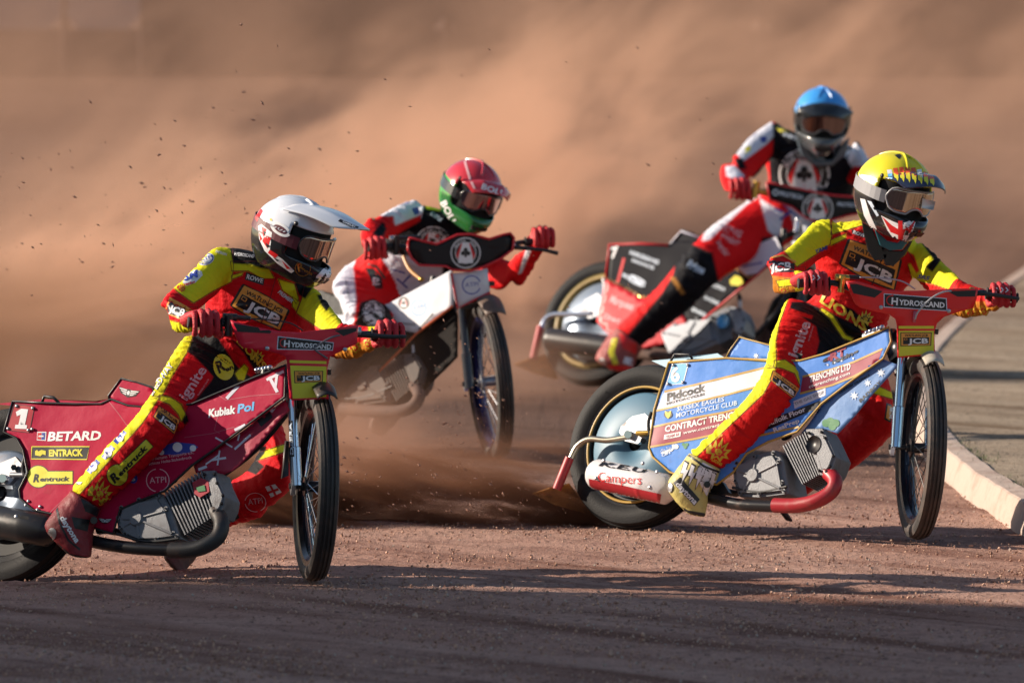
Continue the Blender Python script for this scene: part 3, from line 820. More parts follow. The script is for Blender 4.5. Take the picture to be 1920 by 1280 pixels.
# ------------------------------------------------------------ ground
def gz(x, y):
    t = min(1, max(0, (y - 50) / 26)); z = 1.05 * t * t * (3 - 2 * t) + max(0, y - 76) * .015
    z -= .055 * math.exp(-((x + 2.1) / .75) ** 2 - ((y - 30.0) / .55) ** 2)
    return z
KERB_PX = [(4200, 2900), (2900, 1850), (2400, 1420), (2140, 1200), (2020, 1090), (1920, 1002), (1835, 947), (1770, 897), (1728, 850), (1704, 800), (1698, 748), (1712, 700), (1753, 652), (1810, 603), (1920, 522), (2080, 418), (2300, 300)]
KERB = [Vector(v) for v in smooth_path([G(*p) for p in KERB_PX], 8)]
def ground_material(name, c1, c2, c3, streak, fine=1.0, far_tone=None):
    m = bpy.data.materials.new(name); m.use_nodes = True; t = m.node_tree; N = t.nodes; Lk = t.links; b = N['Principled BSDF']
    b.inputs['Roughness'].default_value = .92; b.inputs['Specular IOR Level'].default_value = .2
    tc = N.new('ShaderNodeTexCoord')
    def ns(scale, detail, sc, rough=.6, rot=18):
        mr_ = N.new('ShaderNodeMapping'); mr_.inputs['Rotation'].default_value = (0, 0, R(rot)); mp = N.new('ShaderNodeMapping'); mp.inputs['Scale'].default_value = sc
        n = N.new('ShaderNodeTexNoise'); n.inputs['Scale'].default_value = scale; n.inputs['Detail'].default_value = detail; n.inputs['Roughness'].default_value = rough
        Lk.new(tc.outputs['Object'], mr_.inputs[0]); Lk.new(mr_.outputs[0], mp.inputs[0]); Lk.new(mp.outputs[0], n.inputs['Vector']); return n.outputs[0]
    def rng(v, a, b_, c=0.0, d=1.0):
        r = N.new('ShaderNodeMapRange'); r.inputs[1].default_value = a; r.inputs[2].default_value = b_; r.inputs[3].default_value = c; r.inputs[4].default_value = d
        Lk.new(v, r.inputs[0]); return r.outputs[0]
    def mix(f, a, b_):
        x = N.new('ShaderNodeMix'); x.data_type = 'RGBA'; Lk.new(f, x.inputs[0])
        for i, v in ((6, a), (7, b_)):
            if isinstance(v, tuple): x.inputs[i].default_value = (*v, 1)
            else: Lk.new(v, x.inputs[i])
        return x.outputs[2]
    def mul(a, b_):
        x = N.new('ShaderNodeMath'); x.operation = 'MULTIPLY'; Lk.new(a, x.inputs[0]); Lk.new(b_, x.inputs[1]); return x.outputs[0]
    big = ns(1.1, 5, (1, .8, 1)); mid = ns(5, 6, (.8, .8, 1), .65); grit = ns(34, 7, (1.0, .32, 1), .75, 0); fin = ns(95, 4, (1, .35, 1), .7, 0)
    c = mix(rng(big, .35, .68), c1, c2)
    c = mix(rng(mid, .50, .72, 0, .75), c, c3)
    c = mix(rng(grit, .54, .66, 0, .85), c, tuple(x * .30 for x in c3))
    rut = ns(1.5, 4, (.14, 1.7, 1), .6, 50)
    c = mix(rng(rut, .50, .66, 0, .85), c, (c3[0] * .80, c3[1] * .66, c3[2] * .52))
    pal = ns(.8, 4, (.3, 1.4, 1), .6, 40)
    c = mix(rng(pal, .56, .72, 0, .6), c, tuple(min(1, x * 1.12) for x in c1))
    c = mix(rng(fin, .60, .72, 0, .8), c, tuple(min(1, x * 1.7) for x in c1))
    if far_tone:                                        # the ground colour blends to a darker brown further away along Y
        sp = N.new('ShaderNodeSeparateXYZ'); Lk.new(tc.outputs['Object'], sp.inputs[0])
        ad = N.new('ShaderNodeMath'); ad.operation = 'MULTIPLY_ADD'; Lk.new(big, ad.inputs[0]); ad.inputs[1].default_value = 3.0; Lk.new(sp.outputs['Y'], ad.inputs[2])
        c = mix(rng(ad.outputs[0], 34.0, 37.5, 0, .86), c, far_tone)
    Lk.new(c, b.inputs['Base Color'])
    bp = N.new('ShaderNodeBump'); bp.inputs['Strength'].default_value = .9; bp.inputs['Distance'].default_value = .03 * fine
    bp2 = N.new('ShaderNodeBump'); bp2.inputs['Strength'].default_value = .8; bp2.inputs['Distance'].default_value = .012 * fine
    Lk.new(grit, bp.inputs['Height']); Lk.new(fin, bp2.inputs['Height']); Lk.new(bp.outputs[0], bp2.inputs['Normal']); Lk.new(bp2.outputs[0], b.inputs['Normal'])
    return m
SHALE = ground_material('red_shale', (.58, .355, .278), (.45, .25, .192), (.23, .108, .082), .42, far_tone=(.105, .058, .040))
INF = ground_material('infield_gravel', (.46, .36, .265), (.36, .28, .205), (.21, .16, .115), .7)
def sheet(name, xs, ys, m, dz=0.0, rough=0.0):
    V = []; F = []; nx, ny = len(xs), len(ys)
    for y in ys:
        for x in xs:
            h = gz(x, y) + dz
            if rough and 24 < y < 44:
                p = Vector((x * 1.0, y * 2.2, 0))
                q = .5 * noise.noise(p * 1.3) + .3 * noise.noise(p * 4.1) + .24 * noise.noise(Vector((x * 9, y * 20, 3)))
                rut = noise.noise(Vector(((x * 1.25 + y) * 1.9, 7 + x * .1, 0)))         # tyre ruts swept along the bend
                f = noise.noise(Vector((x * 30, y * 24, 5))); f2 = noise.noise(Vector((x * 62, y * 40, 9)))
                h += rough * (q - .55) + rough * 1.5 * (rut - .5) + .0042 * max(0, f) ** 1.0 + .003 * f2
            V.append((x, y, h))
    for j in range(ny - 1):
        for i in range(nx - 1):
            a = j * nx + i; F.append([a, a + 1, a + nx + 1, a + nx])
    return tag(mesh(name, V, F, m), kind='structure')
xs = [-900, -300, -100, -40, -15, -6, -3.4, -2.8] + list(np.arange(-2.4, 2.7, .0135)) + [2.9, 3.4, 4.5, 6, 10, 30, 100, 300, 900]
ys = [-60, 0, 12, 20, 23] + list(np.arange(24.8, 33.6, .028)) + list(np.arange(33.6, 38, .08)) + list(np.arange(38, 60, .4)) + list(np.arange(60, 82, 2)) + [90, 120, 200, 500, 1500]
sheet('track', xs, ys, SHALE, 0, .009)
# inside kerb and the infield behind it
kn = []
for i, p in enumerate(KERB):
    d = (KERB[min(i + 1, len(KERB) - 1)] - KERB[max(i - 1, 0)]); d.z = 0; d.normalize()
    n = Vector((d.y, -d.x, 0)); kn.append(n if i < 2 else n)
CONC = mat('kerb_concrete', (.44, .345, .29), .9, bump=.9, bscale=22, dirt=.55, dscale=3.5, dcol=(.24, .135, .095))
rings = []
for p, n in zip(KERB, kn):
    w = .008 * noise.noise(p * 2.2) + .003 * noise.noise(p * 9)
    rings.append([p + n * o + Vector((0, 0, z + w)) for o, z in ((0, -.06), (.004, .012), (.034, .098), (.042, .104), (.118, .108), (.124, .104), (.13, -.06))])
kerb = mesh('kerb', *g_rings(rings), CONC, angle=18); tag(kerb, kind='structure')
# joints between the cast lengths are shallow grooves modelled as thin dark slots
V = []; F = []
far = [p + n * .122 + Vector((0, 0, .100)) for p, n in zip(KERB, kn)]
for i, p in enumerate(far):
    V += [p, Vector((p.x + 3.0, p.y, .100)), Vector((p.x + 60, p.y, .100))]
for i in range(len(far) - 1):
    for k in range(2): F.append([3 * i + k, 3 * i + k + 1, 3 * i + 3 + k + 1, 3 * i + 3 + k])
infield = fix_normals(mesh('infield', V, F, INF)); tag(infield, kind='structure')
if infield.data.polygons[0].normal.z < 0: infield.data.flip_normals()

# loose shale: clods and stones lying on the track (nobody could count them)
rnd = random.Random(4)
cl = MB(); CLOD = mat('clod', (.34, .195, .14), .95, vary=.25); CLOD2 = mat('clod_light', (.52, .33, .24), .95, vary=.25); STONE = mat('pale_stone', (.46, .36, .30), .9)
def lump(c, r, m):
    V = []; q = Matrix.Rotation(rnd.uniform(0, 6.3), 3, Vector((rnd.uniform(-1, 1), rnd.uniform(-1, 1), rnd.uniform(-1, 1.1))).normalized())
    for v in ((0, 0, 1), (.9, 0, .3), (-.45, .8, .25), (-.45, -.8, .3), (.5, .8, -.4), (-.95, 0, -.35), (.5, -.85, -.35), (0, 0, -1)):
        V.append(c + q @ Vector(v) * r * rnd.uniform(.7, 1.25))
    cl.add(V, [[0, 1, 2], [0, 2, 3], [0, 3, 1], [1, 4, 2], [2, 5, 3], [3, 6, 1], [2, 4, 5], [3, 5, 6], [1, 6, 4], [7, 5, 4], [7, 6, 5], [7, 4, 6]], m)
for i in range(34000):
    px, py = rnd.uniform(-60, 1990), 840 + 480 * rnd.random()
    g = G(px, py)
    if noise.noise(Vector((g.x * 1.1 + g.y * .9, (g.y - g.x) * .5, 2))) + .5 * noise.noise(Vector((g.x * 4, g.y * 3, 4))) < rnd.uniform(-.45, .45): continue
    g = G(px, py); r = (.0026 + .0050 * rnd.random() ** 3) * (.8 + .2 * min(1, (py - 840) / 200))
    if rnd.random() < .0015: r = rnd.uniform(.008, .013)
    lump(Vector((g.x, g.y, gz(g.x, g.y) - .004 - r * .25)), r, STONE if rnd.random() < .10 else (CLOD if rnd.random() < .55 else CLOD2))
tag(cl.build('loose_shale', None, smooth=False), kind='stuff', label='small clods and stones of loose red shale lying on the track', cat='shale')

# grass tufts at the kerb's back edge
GRS = mat('grass_blade', (.07, .105, .03), .8)
gb = MB()
for i in range(420):
    k = rnd.choice([(1818, 850), (1838, 862), (1850, 866), (1800, 838), (1905, 915), (1880, 900)])
    g = G(k[0] + rnd.gauss(0, 13), k[1] + rnd.gauss(0, 5), .09); h = rnd.uniform(.008, .032); a = rnd.uniform(0, 6.28)
    t = Vector((math.cos(a) * .02, math.sin(a) * .02, h)); s_ = Vector((-math.sin(a), math.cos(a), 0)) * .003
    gb.add([g - s_, g + s_, g + t], [[0, 1, 2]], GRS)
tag(gb.build('grass', None, smooth=False), kind='stuff', label='thin green grass growing along the back of the kerb', cat='grass')

# ------------------------------------------------------------ far fence: dark kickboards under pale boards
def fence_run(x0, x1, y, gap, label, pale):
    rt = tag(empty('safety_fence', (x0, y, gz(x0, y))), label, 'fence', 'fence panels round the outside of the track')
    z0 = gz(x0, y)
    m1 = mat('kickboard', (.085, .055, .042), .8, vary=.3); m2 = mat('pale_board', (.30, .28, .31), .6, dirt=.3) if pale else mat('brown_board', (.075, .05, .04), .75, vary=.3)
    k = MB(); L_ = x1 - x0
    k.add(*g_box(Vector((x0 + L_ / 2, y, z0 + .19)), Vector((L_ / 2 - .01, 0, 0)), Vector((0, .04, 0)), Vector((0, 0, .21))), m1); k.build('kickboard', rt)
    b_ = MB(); c = .11
    pts = [Vector((x0 + gap + c, y - .06, z0 + .40)), Vector((x1 - c, y - .06, z0 + .40)), Vector((x1, y - .06, z0 + .40 + c)), Vector((x1, y - .06, z0 + 1.5)), Vector((x0 + gap, y - .06, z0 + 1.5)), Vector((x0 + gap, y - .06, z0 + .40 + c))]
    b_.add(*g_prism(pts, Vector((0, .05, 0))), m2); b_.build('padded_board', rt)
    p = MB()
    p.add(*g_box(Vector((x0 + .03, y + .16, z0 + .7)), Vector((.03, 0, 0)), Vector((0, .04, 0)), Vector((0, 0, .8))), m1); p.build('post', rt)
    return rt
xb = [-15.0, -4.0, -3.30, -.6, 2.2, 11.0]
for i in range(5):
    fence_run(xb[i], xb[i + 1], 72.0, .05 if i < 2 else .0, ['wide pale padded fence board cut off by the edge of the picture', 'short pale fence board with rounded lower corner beside the dark gap', 'long dark fence board next to the pale boards, fading into the dust', 'fence board lost in the dust above the red helmeted rider', 'fence board lost in the dust above the blue helmeted rider'][i], i < 2)

# grandstand out of the picture on the left; its corner throws the evening shade over the near track
ED = R(19.5); sd = Vector((math.cos(ED), -math.sin(ED), 0)); p0 = G(590, 1091); HS = 12.0      # the roof edge runs along the track; its shade edge lies through p0
sh = Vector((TO_SUN.x, TO_SUN.y, 0)).normalized() * (HS / math.tan(SUN_EL))
a = p0 + sh + sd * 15; nn = Vector((-sd.y, sd.x, 0)) * -1
st = tag(empty('grandstand', (a.x, a.y, 0)), 'tall grandstand block with a flat roof whose shade crosses the near track', 'grandstand')
GST = mat('stand_cladding', (.30, .29, .28), .8, vary=.2)
k = MB(); q = [a, a - sd * 34, a - sd * 34 + nn * 40, a + nn * 40]
k.add(*g_prism([Vector((p.x, p.y, -.2)) for p in q], Vector((0, 0, HS - .3))), GST); o = k.build('wall', st, angle=30); fix_normals(o)
k = MB(); k.add(*g_prism([Vector((p.x, p.y, HS - .45)) for p in q], Vector((0, 0, .45))), mat('stand_roof', (.12, .12, .13), .7)); fix_normals(k.build('roof', st, angle=30))
# ============================================================ bike and rider on the right (yellow helmet)
DY = 31.1
bk = Bike('light blue motorcycle with gold striped covers and number 6, ridden by the yellow helmeted rider', (1727, 840, DY), (1206, 838, DY + .74), 17, 8, 3)
D_BIKE = bk
LBL = mat('cover_light_blue', (.085, .25, .70), .45, bump=.12, bscale=25, dirt=.16, spec=.2); BGOLD = mat('cover_gold', (.48, .30, .06), .4)
MAROON = mat('cover_maroon', (.28, .012, .05), .42, dirt=.05); CWHT = mat('cover_white', (.66, .66, .76), .42, dirt=.08)
fw = wheel(bk, 'front_wheel', bk.FA, bk.af, .352, .037, .062, RUBF, mat('rim_dark', (.05, .06, .08), .25, metal=.9), BLKM, BLKM, 40, 3)
mesh('rim_lip', *g_revolve([(.291, .024), (.300, .028), (.303, .026), (.294, .021)], bk.FA, bk.af, 90), ALU, fw)
rw = wheel(bk, 'rear_wheel', bk.RA, bk.l, .333, .052, .088, RUB, BLKM, BLKM, BLKM, 0, 4)
DISC = mat('disc_teal', (.085, .19, .28), .5, dirt=.15)
dsc = mesh('wheel_cover', *g_revolve([(.03, .060), (.12, .052), (.205, .040), (.214, .030), (.212, .026), (.10, .044), (.03, .052)], bk.RA, bk.l, 72), DISC, rw)
mesh('rim_lip', *g_revolve([(.228, .043), (.236, .046), (.239, .043), (.231, .038)], bk.RA, bk.l, 72), BGOLD, rw)
# covers
CV = [(1254, 679), (1300, 676), (1361, 671), (1440, 676), (1500, 676), (1543, 664), (1600, 641), (1667, 613), (1671, 640), (1656, 672), (1600, 711), (1540, 757), (1495, 809), (1440, 828), (1400, 850), (1376, 884), (1344, 908), (1300, 902), (1255, 884), (1224, 856), (1217, 839), (1227, 767)]
w = .16
cov = panel('side_cover', bk.Lp(CV, w), bk.root, LBL, .004, bk.l, .0035, .03, 1)
piping('cover_edging', bk.Lp(CV, w + .002), cov, BGOLD, .0045)
LW = [(1656, 673), (1684, 684), (1640, 735), (1603, 778), (1570, 812), (1541, 802), (1500, 812), (1540, 760), (1600, 714)]
low = panel('belly_cover', bk.Lp(LW, w - .014), bk.root, mat('cover_slate_blue', (.13, .27, .56), .5, bump=.3, bscale=14, dirt=.3, dscale=12), .004, bk.l, .007, .028, 5)
panel('side_cover', bk.Lp(CV, -w), bk.root, LBL, .004, bk.left, .0035, .05, 2)
# seat hump with its black pad
SH = [(1361, 671), (1368, 657), (1386, 632), (1440, 646), (1470, 655), (1500, 676)]
sc_ = panel('seat_cowl', bk.Lp(SH, .135), bk.root, LBL, .004, bk.l, .002, .03, 3); piping('cowl_edging', bk.Lp(SH, .137), sc_, BGOLD, .003)
sd_ = MB(); sd_.add(*g_prism(bk.Lp([(1388, 634), (1440, 650), (1500, 668), (1500, 684), (1376, 680)], .128), bk.l * -.26), mat('seat_pad', (.015, .015, .017), .6, bump=.3)); finish(sd_.build('seat', bk.root, angle=30), bevel=.012)
tl = MB(); tl.add(*g_prism(bk.Lp([(1228, 677), (1300, 668), (1345, 664), (1361, 672), (1300, 679), (1252, 688)], .10), bk.l * -.2), mat('tail_pale_blue', (.40, .62, .75), .4)); finish(tl.build('rear_mudguard', bk.root, angle=30), bevel=.004)
mesh('lifting_handle', *g_tube(bk.Lp([(1256, 680), (1265, 664), (1292, 664), (1298, 672)], .13), .005, 8, 1), BLK, bk.root)
d = Decals(bvh_of(cov, sc_, low), 8)
def band(l1, l2, m, ly=1):            # a stripe between two slanted lines, kept to the cover outline
    d.poly(l1 + l2[::-1], m, ly)
l1 = [(1246, 734), (1300, 722), (1361, 707), (1430, 690), (1470, 684)]; l2 = [(1230, 770), (1300, 754), (1362, 740), (1430, 722), (1470, 712)]
l3 = [(1226, 800), (1300, 783), (1357, 773), (1440, 750)]; l4 = [(1218, 838), (1300, 823), (1370, 808), (1450, 790)]
band(l1, l2, CWHT); band(l3, l4, MAROON)
for l in (l1, l2, l3, l4): d.line(l, 3.6, BGOLD, 3)
r1 = [(1505, 706), (1560, 692), (1600, 679), (1655, 654)]; r2 = [(1500, 738), (1560, 722), (1600, 706), (1645, 682)]
band(r1, r2, MAROON); d.line(r1, 3.6, BGOLD, 3); d.line(r2, 3.6, BGOLD, 3)
d.poly([(1418, 815), (1540, 762), (1552, 752), (1545, 748), (1460, 780), (1430, 795)], PBLK, 1)
d.line([(1418, 818), (1470, 806), (1498, 800)], 4, BGOLD, 3)
d.poly([(1262, 681), (1291, 681), (1281, 719), (1249, 722)], PSKY, 2); d.line([(1262, 681), (1291, 681), (1281, 719), (1249, 722), (1262, 681)], 1.6, WHT, 3)
d.text('6', (1259, 716), (1276, 714), 28, WHT, .032, .1, 4)
d.text('Pidcock', (1251, 752), (1323, 732), 15, PBLK, .035, 0, 4, (.02, -1))
d.text('MOTORCYCLES', (1250, 759), (1322, 740), 4.4, PBLK, .03, 0, 4, (.02, -1))
LWH = mat('print_pale_blue', (.62, .72, .85), .45)
d.text('SUSSEX EAGLES', (1270, 771), (1358, 752), 9, LWH, .012, 0, 4, (.04, -1)); d.text('MOTORCYCLE CLUB', (1268, 783), (1382, 759), 9, LWH, .012, 0, 4, (.04, -1))
d.poly(circ(1253, 777, 8, 7), PBLK, 4); d.poly([(1247, 770), (1253, 774), (1259, 769), (1257, 780), (1253, 785), (1249, 780)], PYEL, 5)
d.text('CONTRACT TRENCHING', (1247, 810), (1410, 776), 12, WHT, .03, 0, 4, (.03, -1))
d.poly([(1246, 815), (1277, 809), (1276, 818), (1245, 824)], WHT, 4); d.text('TEAM 66', (1249, 822), (1274, 816), 5.5, MAROON, .03, 0, 5, (.03, -1))
d.text('www.contract-trenching.com', (1281, 814), (1420, 783), 6.0, WHT, .012, 0, 4, (.03, -1))
d.text('TRENCHING LTD', (1518, 717), (1595, 692), 12, WHT, .03, 0, 4, (.02, -1)); d.text('ct-trenching.com', (1517, 728), (1594, 702), 6.5, WHT, .012, 0, 4, (.02, -1))
for k in range(6): d.poly(circ(1243 + 5 * k, 846 - 2.2 * k + (k % 2) * 2, 4.6), WHT, 4)
d.text('Scally', (1238, 848), (1262, 838), 6, LBL, .04, 0, 5); d.text('Cars', (1242, 856), (1258, 849), 5, LWH, .03, 0, 5)
for dx, dy in ((-3, -2), (3, -2), (0, 3)): d.poly(circ(1285 + dx, 835 + dy, 3.2), PGRN, 4)
d.text('gRT', (1543, 683), (1592, 662), 13, MAROON, .05, .3, 4); d.text('g', (1542, 684), (1556, 678), 14, PBLK, .032, .3, 5); d.text('racing', (1560, 683), (1612, 661), 8, PBLK, .04, .3, 5)
d.poly([(1488, 752), (1548, 727), (1548, 741), (1490, 766)], CWHT, 2); d.text('THE GAS SHOP', (1491, 760), (1546, 737), 5.5, mat('print_grey', (.25, .25, .28), .5), .02, 0, 4)
d.text('Suffolk Floor', (1440, 799), (1512, 770), 9, WHT, .03, 0, 4); d.text('ResPrep', (1452, 810), (1500, 791), 8, WHT, .03, 0, 4)
def star(cx, cy, r, m, ly, n=7, k=.42): d.poly([(cx + r * (1 if i % 2 == 0 else k) * math.cos(math.pi * i / n - 1.5), cy + r * (1 if i % 2 == 0 else k) * math.sin(math.pi * i / n - 1.5)) for i in range(2 * n)], m, ly)
for cx, cy, r in ((1652, 699, 9), (1627, 718, 8), (1602, 742, 9), (1418, 667, 6), (1578, 676, 3.4), (1565, 680, 3), (1552, 684, 3), (1600, 672, 3)): star(cx, cy, r, LWH, 4)
d.text('CUSTOM GRAPHICS', (1575, 738), (1632, 704), 4, PBLK, .03, .2, 4); d.text('BADBOY', (1613, 755), (1654, 716), 6, PBLK, .032, .2, 4); d.text('Shamrock Racing', (1500, 800), (1540, 768), 3.6, PBLK, .03, .2, 4)
for dx, dy in ((-10, -1), (-2, -4), (8, -1), (2, 5)): d.poly(circ(1559 + dx, 794 + dy, 7.5), PGRN, 4)
d.build('cover_lettering', cov)
rivets([(1262, 684), (1289, 684), (1280, 716), (1252, 719)], w + .004, bk, 'L', cov, .006)
# front plate: red tee with a yellow foot
RPL = mat('plate_red', (.78, .014, .016), .38, coat=.25, dirt=.05)
PL = [(1586, 527), (1610, 527), (1654, 541), (1690, 545), (1720, 545), (1790, 541), (1834, 541), (1831, 560), (1825, 577), (1793, 586), (1770, 594), (1757, 606), (1752, 622), (1753, 665), (1683, 671), (1682, 612), (1679, 598), (1668, 590), (1616, 578), (1604, 570), (1597, 556)]
pw = .10
pl = panel('front_plate', bk.Fp(PL, pw), bk.root, RPL, .005, bk.hf, .002, .05, 4)
d = Decals(bvh_of(pl), 9)
d.poly([(1593, 533), (1606, 532), (1655, 546), (1640, 558), (1600, 550)], PBLK); d.poly([(1776, 546), (1830, 544), (1828, 556), (1795, 556)], PBLK)
d.poly([(1657, 550), (1775, 559), (1776, 583), (1657, 576)], LWH, 1); d.poly([(1658.5, 551.5), (1773.5, 560.3), (1774.5, 581.5), (1658.5, 574.6)], PBLK, 2)
d.text('H', (1671, 571), (1683, 571.8), 14, WHT, .032, 0, 3); d.text('YDROSCAND', (1685, 571), (1771, 577), 10.2, WHT, .032, 0, 3)
d.ring(1671, 563, 9.5, 7.8, PRED, 3, 1.0, 20, 80, 290); d.poly(circ(1673, 553.5, 2), PRED, 4); d.poly(circ(1673, 572.5, 2), PRED, 4)
d.poly([(1685, 611), (1751, 611), (1751, 616), (1685, 616)], PYEL); d.poly([(1685, 620), (1751, 620), (1751, 662), (1685, 668)], PYEL)
jcb_badge(d, [(1688, 623), (1747, 623), (1746, 648), (1688, 649)], 2)
d.build('plate_lettering', pl)
rivets([(1652, 576), (1779, 583)], pw + .002, bk, 'F', pl, .008); mesh('plate_tie', *g_tube(bk.Fp([(1716, 583), (1714, 596), (1714, 604)], pw + .008), .006, 8, 1), mat('tie_pink', (.6, .12, .16), .5), pl)
fork(bk, dict(top=(1691, 668), bot=(1680, 838), topw=-.02, botw=.035, wd=.060), mat('fork_steel', (.34, .48, .68), .16, metal=.95, dirt=.08))
CREAM = mat('mudguard_cream', (.46, .43, .37), .5, dirt=.5)
mudguard(bk, bk.FA, .368, .046, 60, 150, CREAM, bk.uf, bk.hf, .03)
hb = handlebar(bk, (1496, 531), (1908, 559), [(1562, 530, 0), (1620, 548, .03), (1720, 560, .03), (1810, 553, .03), (1845, 549, 0)], .02, mat('grip_rubber', (.02, .02, .022), .7), BLKM)
k = MB()
k.add(*g_cyl(bk.F(1566, 520, .03), bk.F(1592, 522, .03), .014, 14), GOLD); k.add(*g_cyl(bk.F(1580, 517, .045), bk.F(1576, 548, .045), .013, 14), GOLD); k.add(*g_cyl(bk.F(1592, 519, .035), bk.F(1612, 520, .035), .008, 12), BLK)
k.build('throttle_housing', hb)
cable(bk, bk.Fp([(1612, 520), (1650, 521), (1690, 527), (1716, 542)], .05), hb, .0028, ALU)
mesh('clutch_lever', *g_tube([bk.F(1822, 549, .06), bk.F(1850, 551, .075), bk.F(1880, 555, .085), bk.F(1911, 560, .09)], [.009, .0085, .0075, .0065], 10, 4), BLK, hb)
k = MB(); k.add(*g_cyl(bk.F(1818, 545, .06), bk.F(1826, 546, .06), .015, 14), GOLD); k.add(*g_cyl(bk.F(1795, 545, .07), bk.F(1818, 546, .07), .007, 10), ALU); k.build('lever_clamp', hb)
cable(bk, [bk.F(1797, 545, .07), bk.F(1770, 547, .12), bk.F(1745, 560, .135), bk.F(1722, 584, .13), bk.F(1716, 598, .115)], hb, .0035, mat('cable_grey', (.42, .43, .45), .4))
# frame tubes
k = MB()
k.add(*g_tube([bk.L(1660, 640, .03), bk.L(1600, 690, .05), bk.L(1470, 700, .05), bk.L(1260, 790, .07)], .015, 10, 4)); k.add(*g_tube([bk.L(1668, 690, .02), bk.L(1600, 760, .03), bk.L(1530, 815, .03), bk.L(1380, 925, .03), bk.L(1250, 850, .07)], .014, 10, 4))
k.add(*g_cyl(bk.L(1668, 622, 0), bk.L(1690, 700, 0), .028, 9)); k.build('frame', bk.root, BLKM)
mesh('frame_gusset', *g_prism(bk.Lp([(1655, 640), (1684, 615), (1690, 660), (1668, 678)], .05), bk.l * -.1), BLKM, bk.root)
k = MB(); k.add(*g_cyl(bk.L(1622, 634, .06), bk.L(1655, 622, .06), .022, 12), ALU); k.add(*g_tube(bk.Lp([(1630, 636), (1642, 650), (1628, 662)], .08), .010, 8, 4), BLK)
for i in range(5): k.add(*g_ball(bk.L(1626 + 7 * i, 624 - 2.6 * i, .075), .011, 6), CHR)
k.build('fuel_cap', bk.root)
eng, ec = engine(bk, dict(case=[(1373, 878), (1378, 866), (1416, 852), (1457, 843), (1468, 862), (1476, 907), (1480, 926), (1426, 933), (1385, 931), (1375, 904)], boss=(1412, 891), fins=[(1466, 836), (1514, 803), (1503, 908), (1545, 884)], head=[(1512, 804), (1541, 802), (1549, 815), (1568, 856), (1560, 880), (1552, 892), (1536, 890)]))
mesh('engine_emblem', *g_prism(bk.Lp(circ(1526, 833, 13, 17, 20, .3), .162), bk.l * .004), PBLK, eng)
k = MB(); EX = [(1553, 886, .13), (1566, 902, .15), (1558, 922, .16), (1530, 939, .17), (1495, 947, .17), (1452, 947, .17)]
k.add(*g_tube([bk.L(*p) for p in EX], .029, 16, 6), REDP); k.add(*g_tube([bk.L(*p) for p in [(1452, 949, .17), (1392, 946, .17), (1350, 938, .16), (1320, 930, .15)]], .023, 14, 4), BLKM)
k.build('exhaust_pipe', bk.root)
SIL = mat('silencer_white', (.66, .64, .66), .4, dirt=.30, dscale=10)
A, B_ = bk.L(1112, 887, .15), bk.L(1250, 917, .15); sl_ = mesh('silencer', *g_revolve([(.0, -.004), (.046, -.004), (.054, .006), (.060, .02), (.060, .25), (.062, .262), (.060, .274), (.060, (B_ - A).length), (.03, (B_ - A).length + .04), (0, (B_ - A).length + .04)], A, (B_ - A), 40, closed=False), SIL, bk.root, angle=40)
d = Decals(bvh_of(sl_), 3.5, .0008)
d.poly([(1104, 897), (1170, 910), (1240, 926), (1236, 949), (1170, 936), (1106, 921)], mat('silencer_red', (.40, .02, .03), .4))
d.text('Campers', (1121, 901), (1203, 908), 18, PRED, .0, 0, 3, (.05, -1)); d.text('K.E.U', (1122, 873), (1215, 888), 9, PBLK, .032, .3, 3, (.0, -1))
d.build('silencer_lettering', sl_)
rivets([(1132, 863), (1232, 884), (1117, 896), (1218, 913), (1205, 868)], .155 + .055, bk, 'L', sl_, .008)
k = MB()
k.add(*g_prism(bk.Lp([(1166, 812), (1170, 800), (1190, 783), (1214, 777), (1228, 790), (1224, 816), (1200, 834), (1176, 828)], .085), bk.l * .02), ALU); k.add(*g_cyl(bk.L(1177, 814, .1), bk.L(1177, 814, .125), .016, 9), CHR)
k.add(*g_cyl(bk.L(1194, 812, .115), bk.L(1232, 810, .115), .010, 12), GOLD); k.add(*g_tube(bk.Lp([(1222, 772), (1216, 790), (1218, 812), (1230, 820)], .12), .007, 8, 3), BLK)
k.add(*g_cyl(bk.L(1206, 826, .11), bk.L(1206, 826, .13), .013, 6), BLKM); k.build('axle_plate', bk.root)
k = MB(); k.add(*g_tube([bk.L(*p) for p in [(1180, 819, .10), (1140, 825, .10), (1105, 823, .10), (1083, 836, .10), (1071, 858, .10)]], .0125, 12, 6), mat('deflector_tube', (.42, .38, .30), .32, metal=.9, dirt=.2))
k.add(*g_cyl(bk.L(1068, 858, .10), bk.L(1044, 917, .10), .0185, 14), mat('deflector_sleeve', (.42, .025, .035), .45, dirt=.3)); o = k.build('dirt_deflector', bk.root)
k = MB(); f = [bk.L(999, 926, .12), bk.L(1030, 916, .10), bk.L(1067, 908, .06), bk.L(1086, 934, -.02), bk.L(1098, 962, -.05), bk.L(1040, 946, .06)]
k.add(*g_prism(f, bk.u * .006), RUST); k.build('deflector_flap', o, smooth=False)
k = MB(); k.add(*g_cyl(bk.L(1326, 908, .10), bk.L(1326, 908, .26), .013, 12), BLKM); k.add(*g_prism(bk.Lp([(1330, 900), (1360, 905), (1372, 925), (1340, 935)], .12), bk.l * .02), BLKM); k.build('footrest', bk.root)

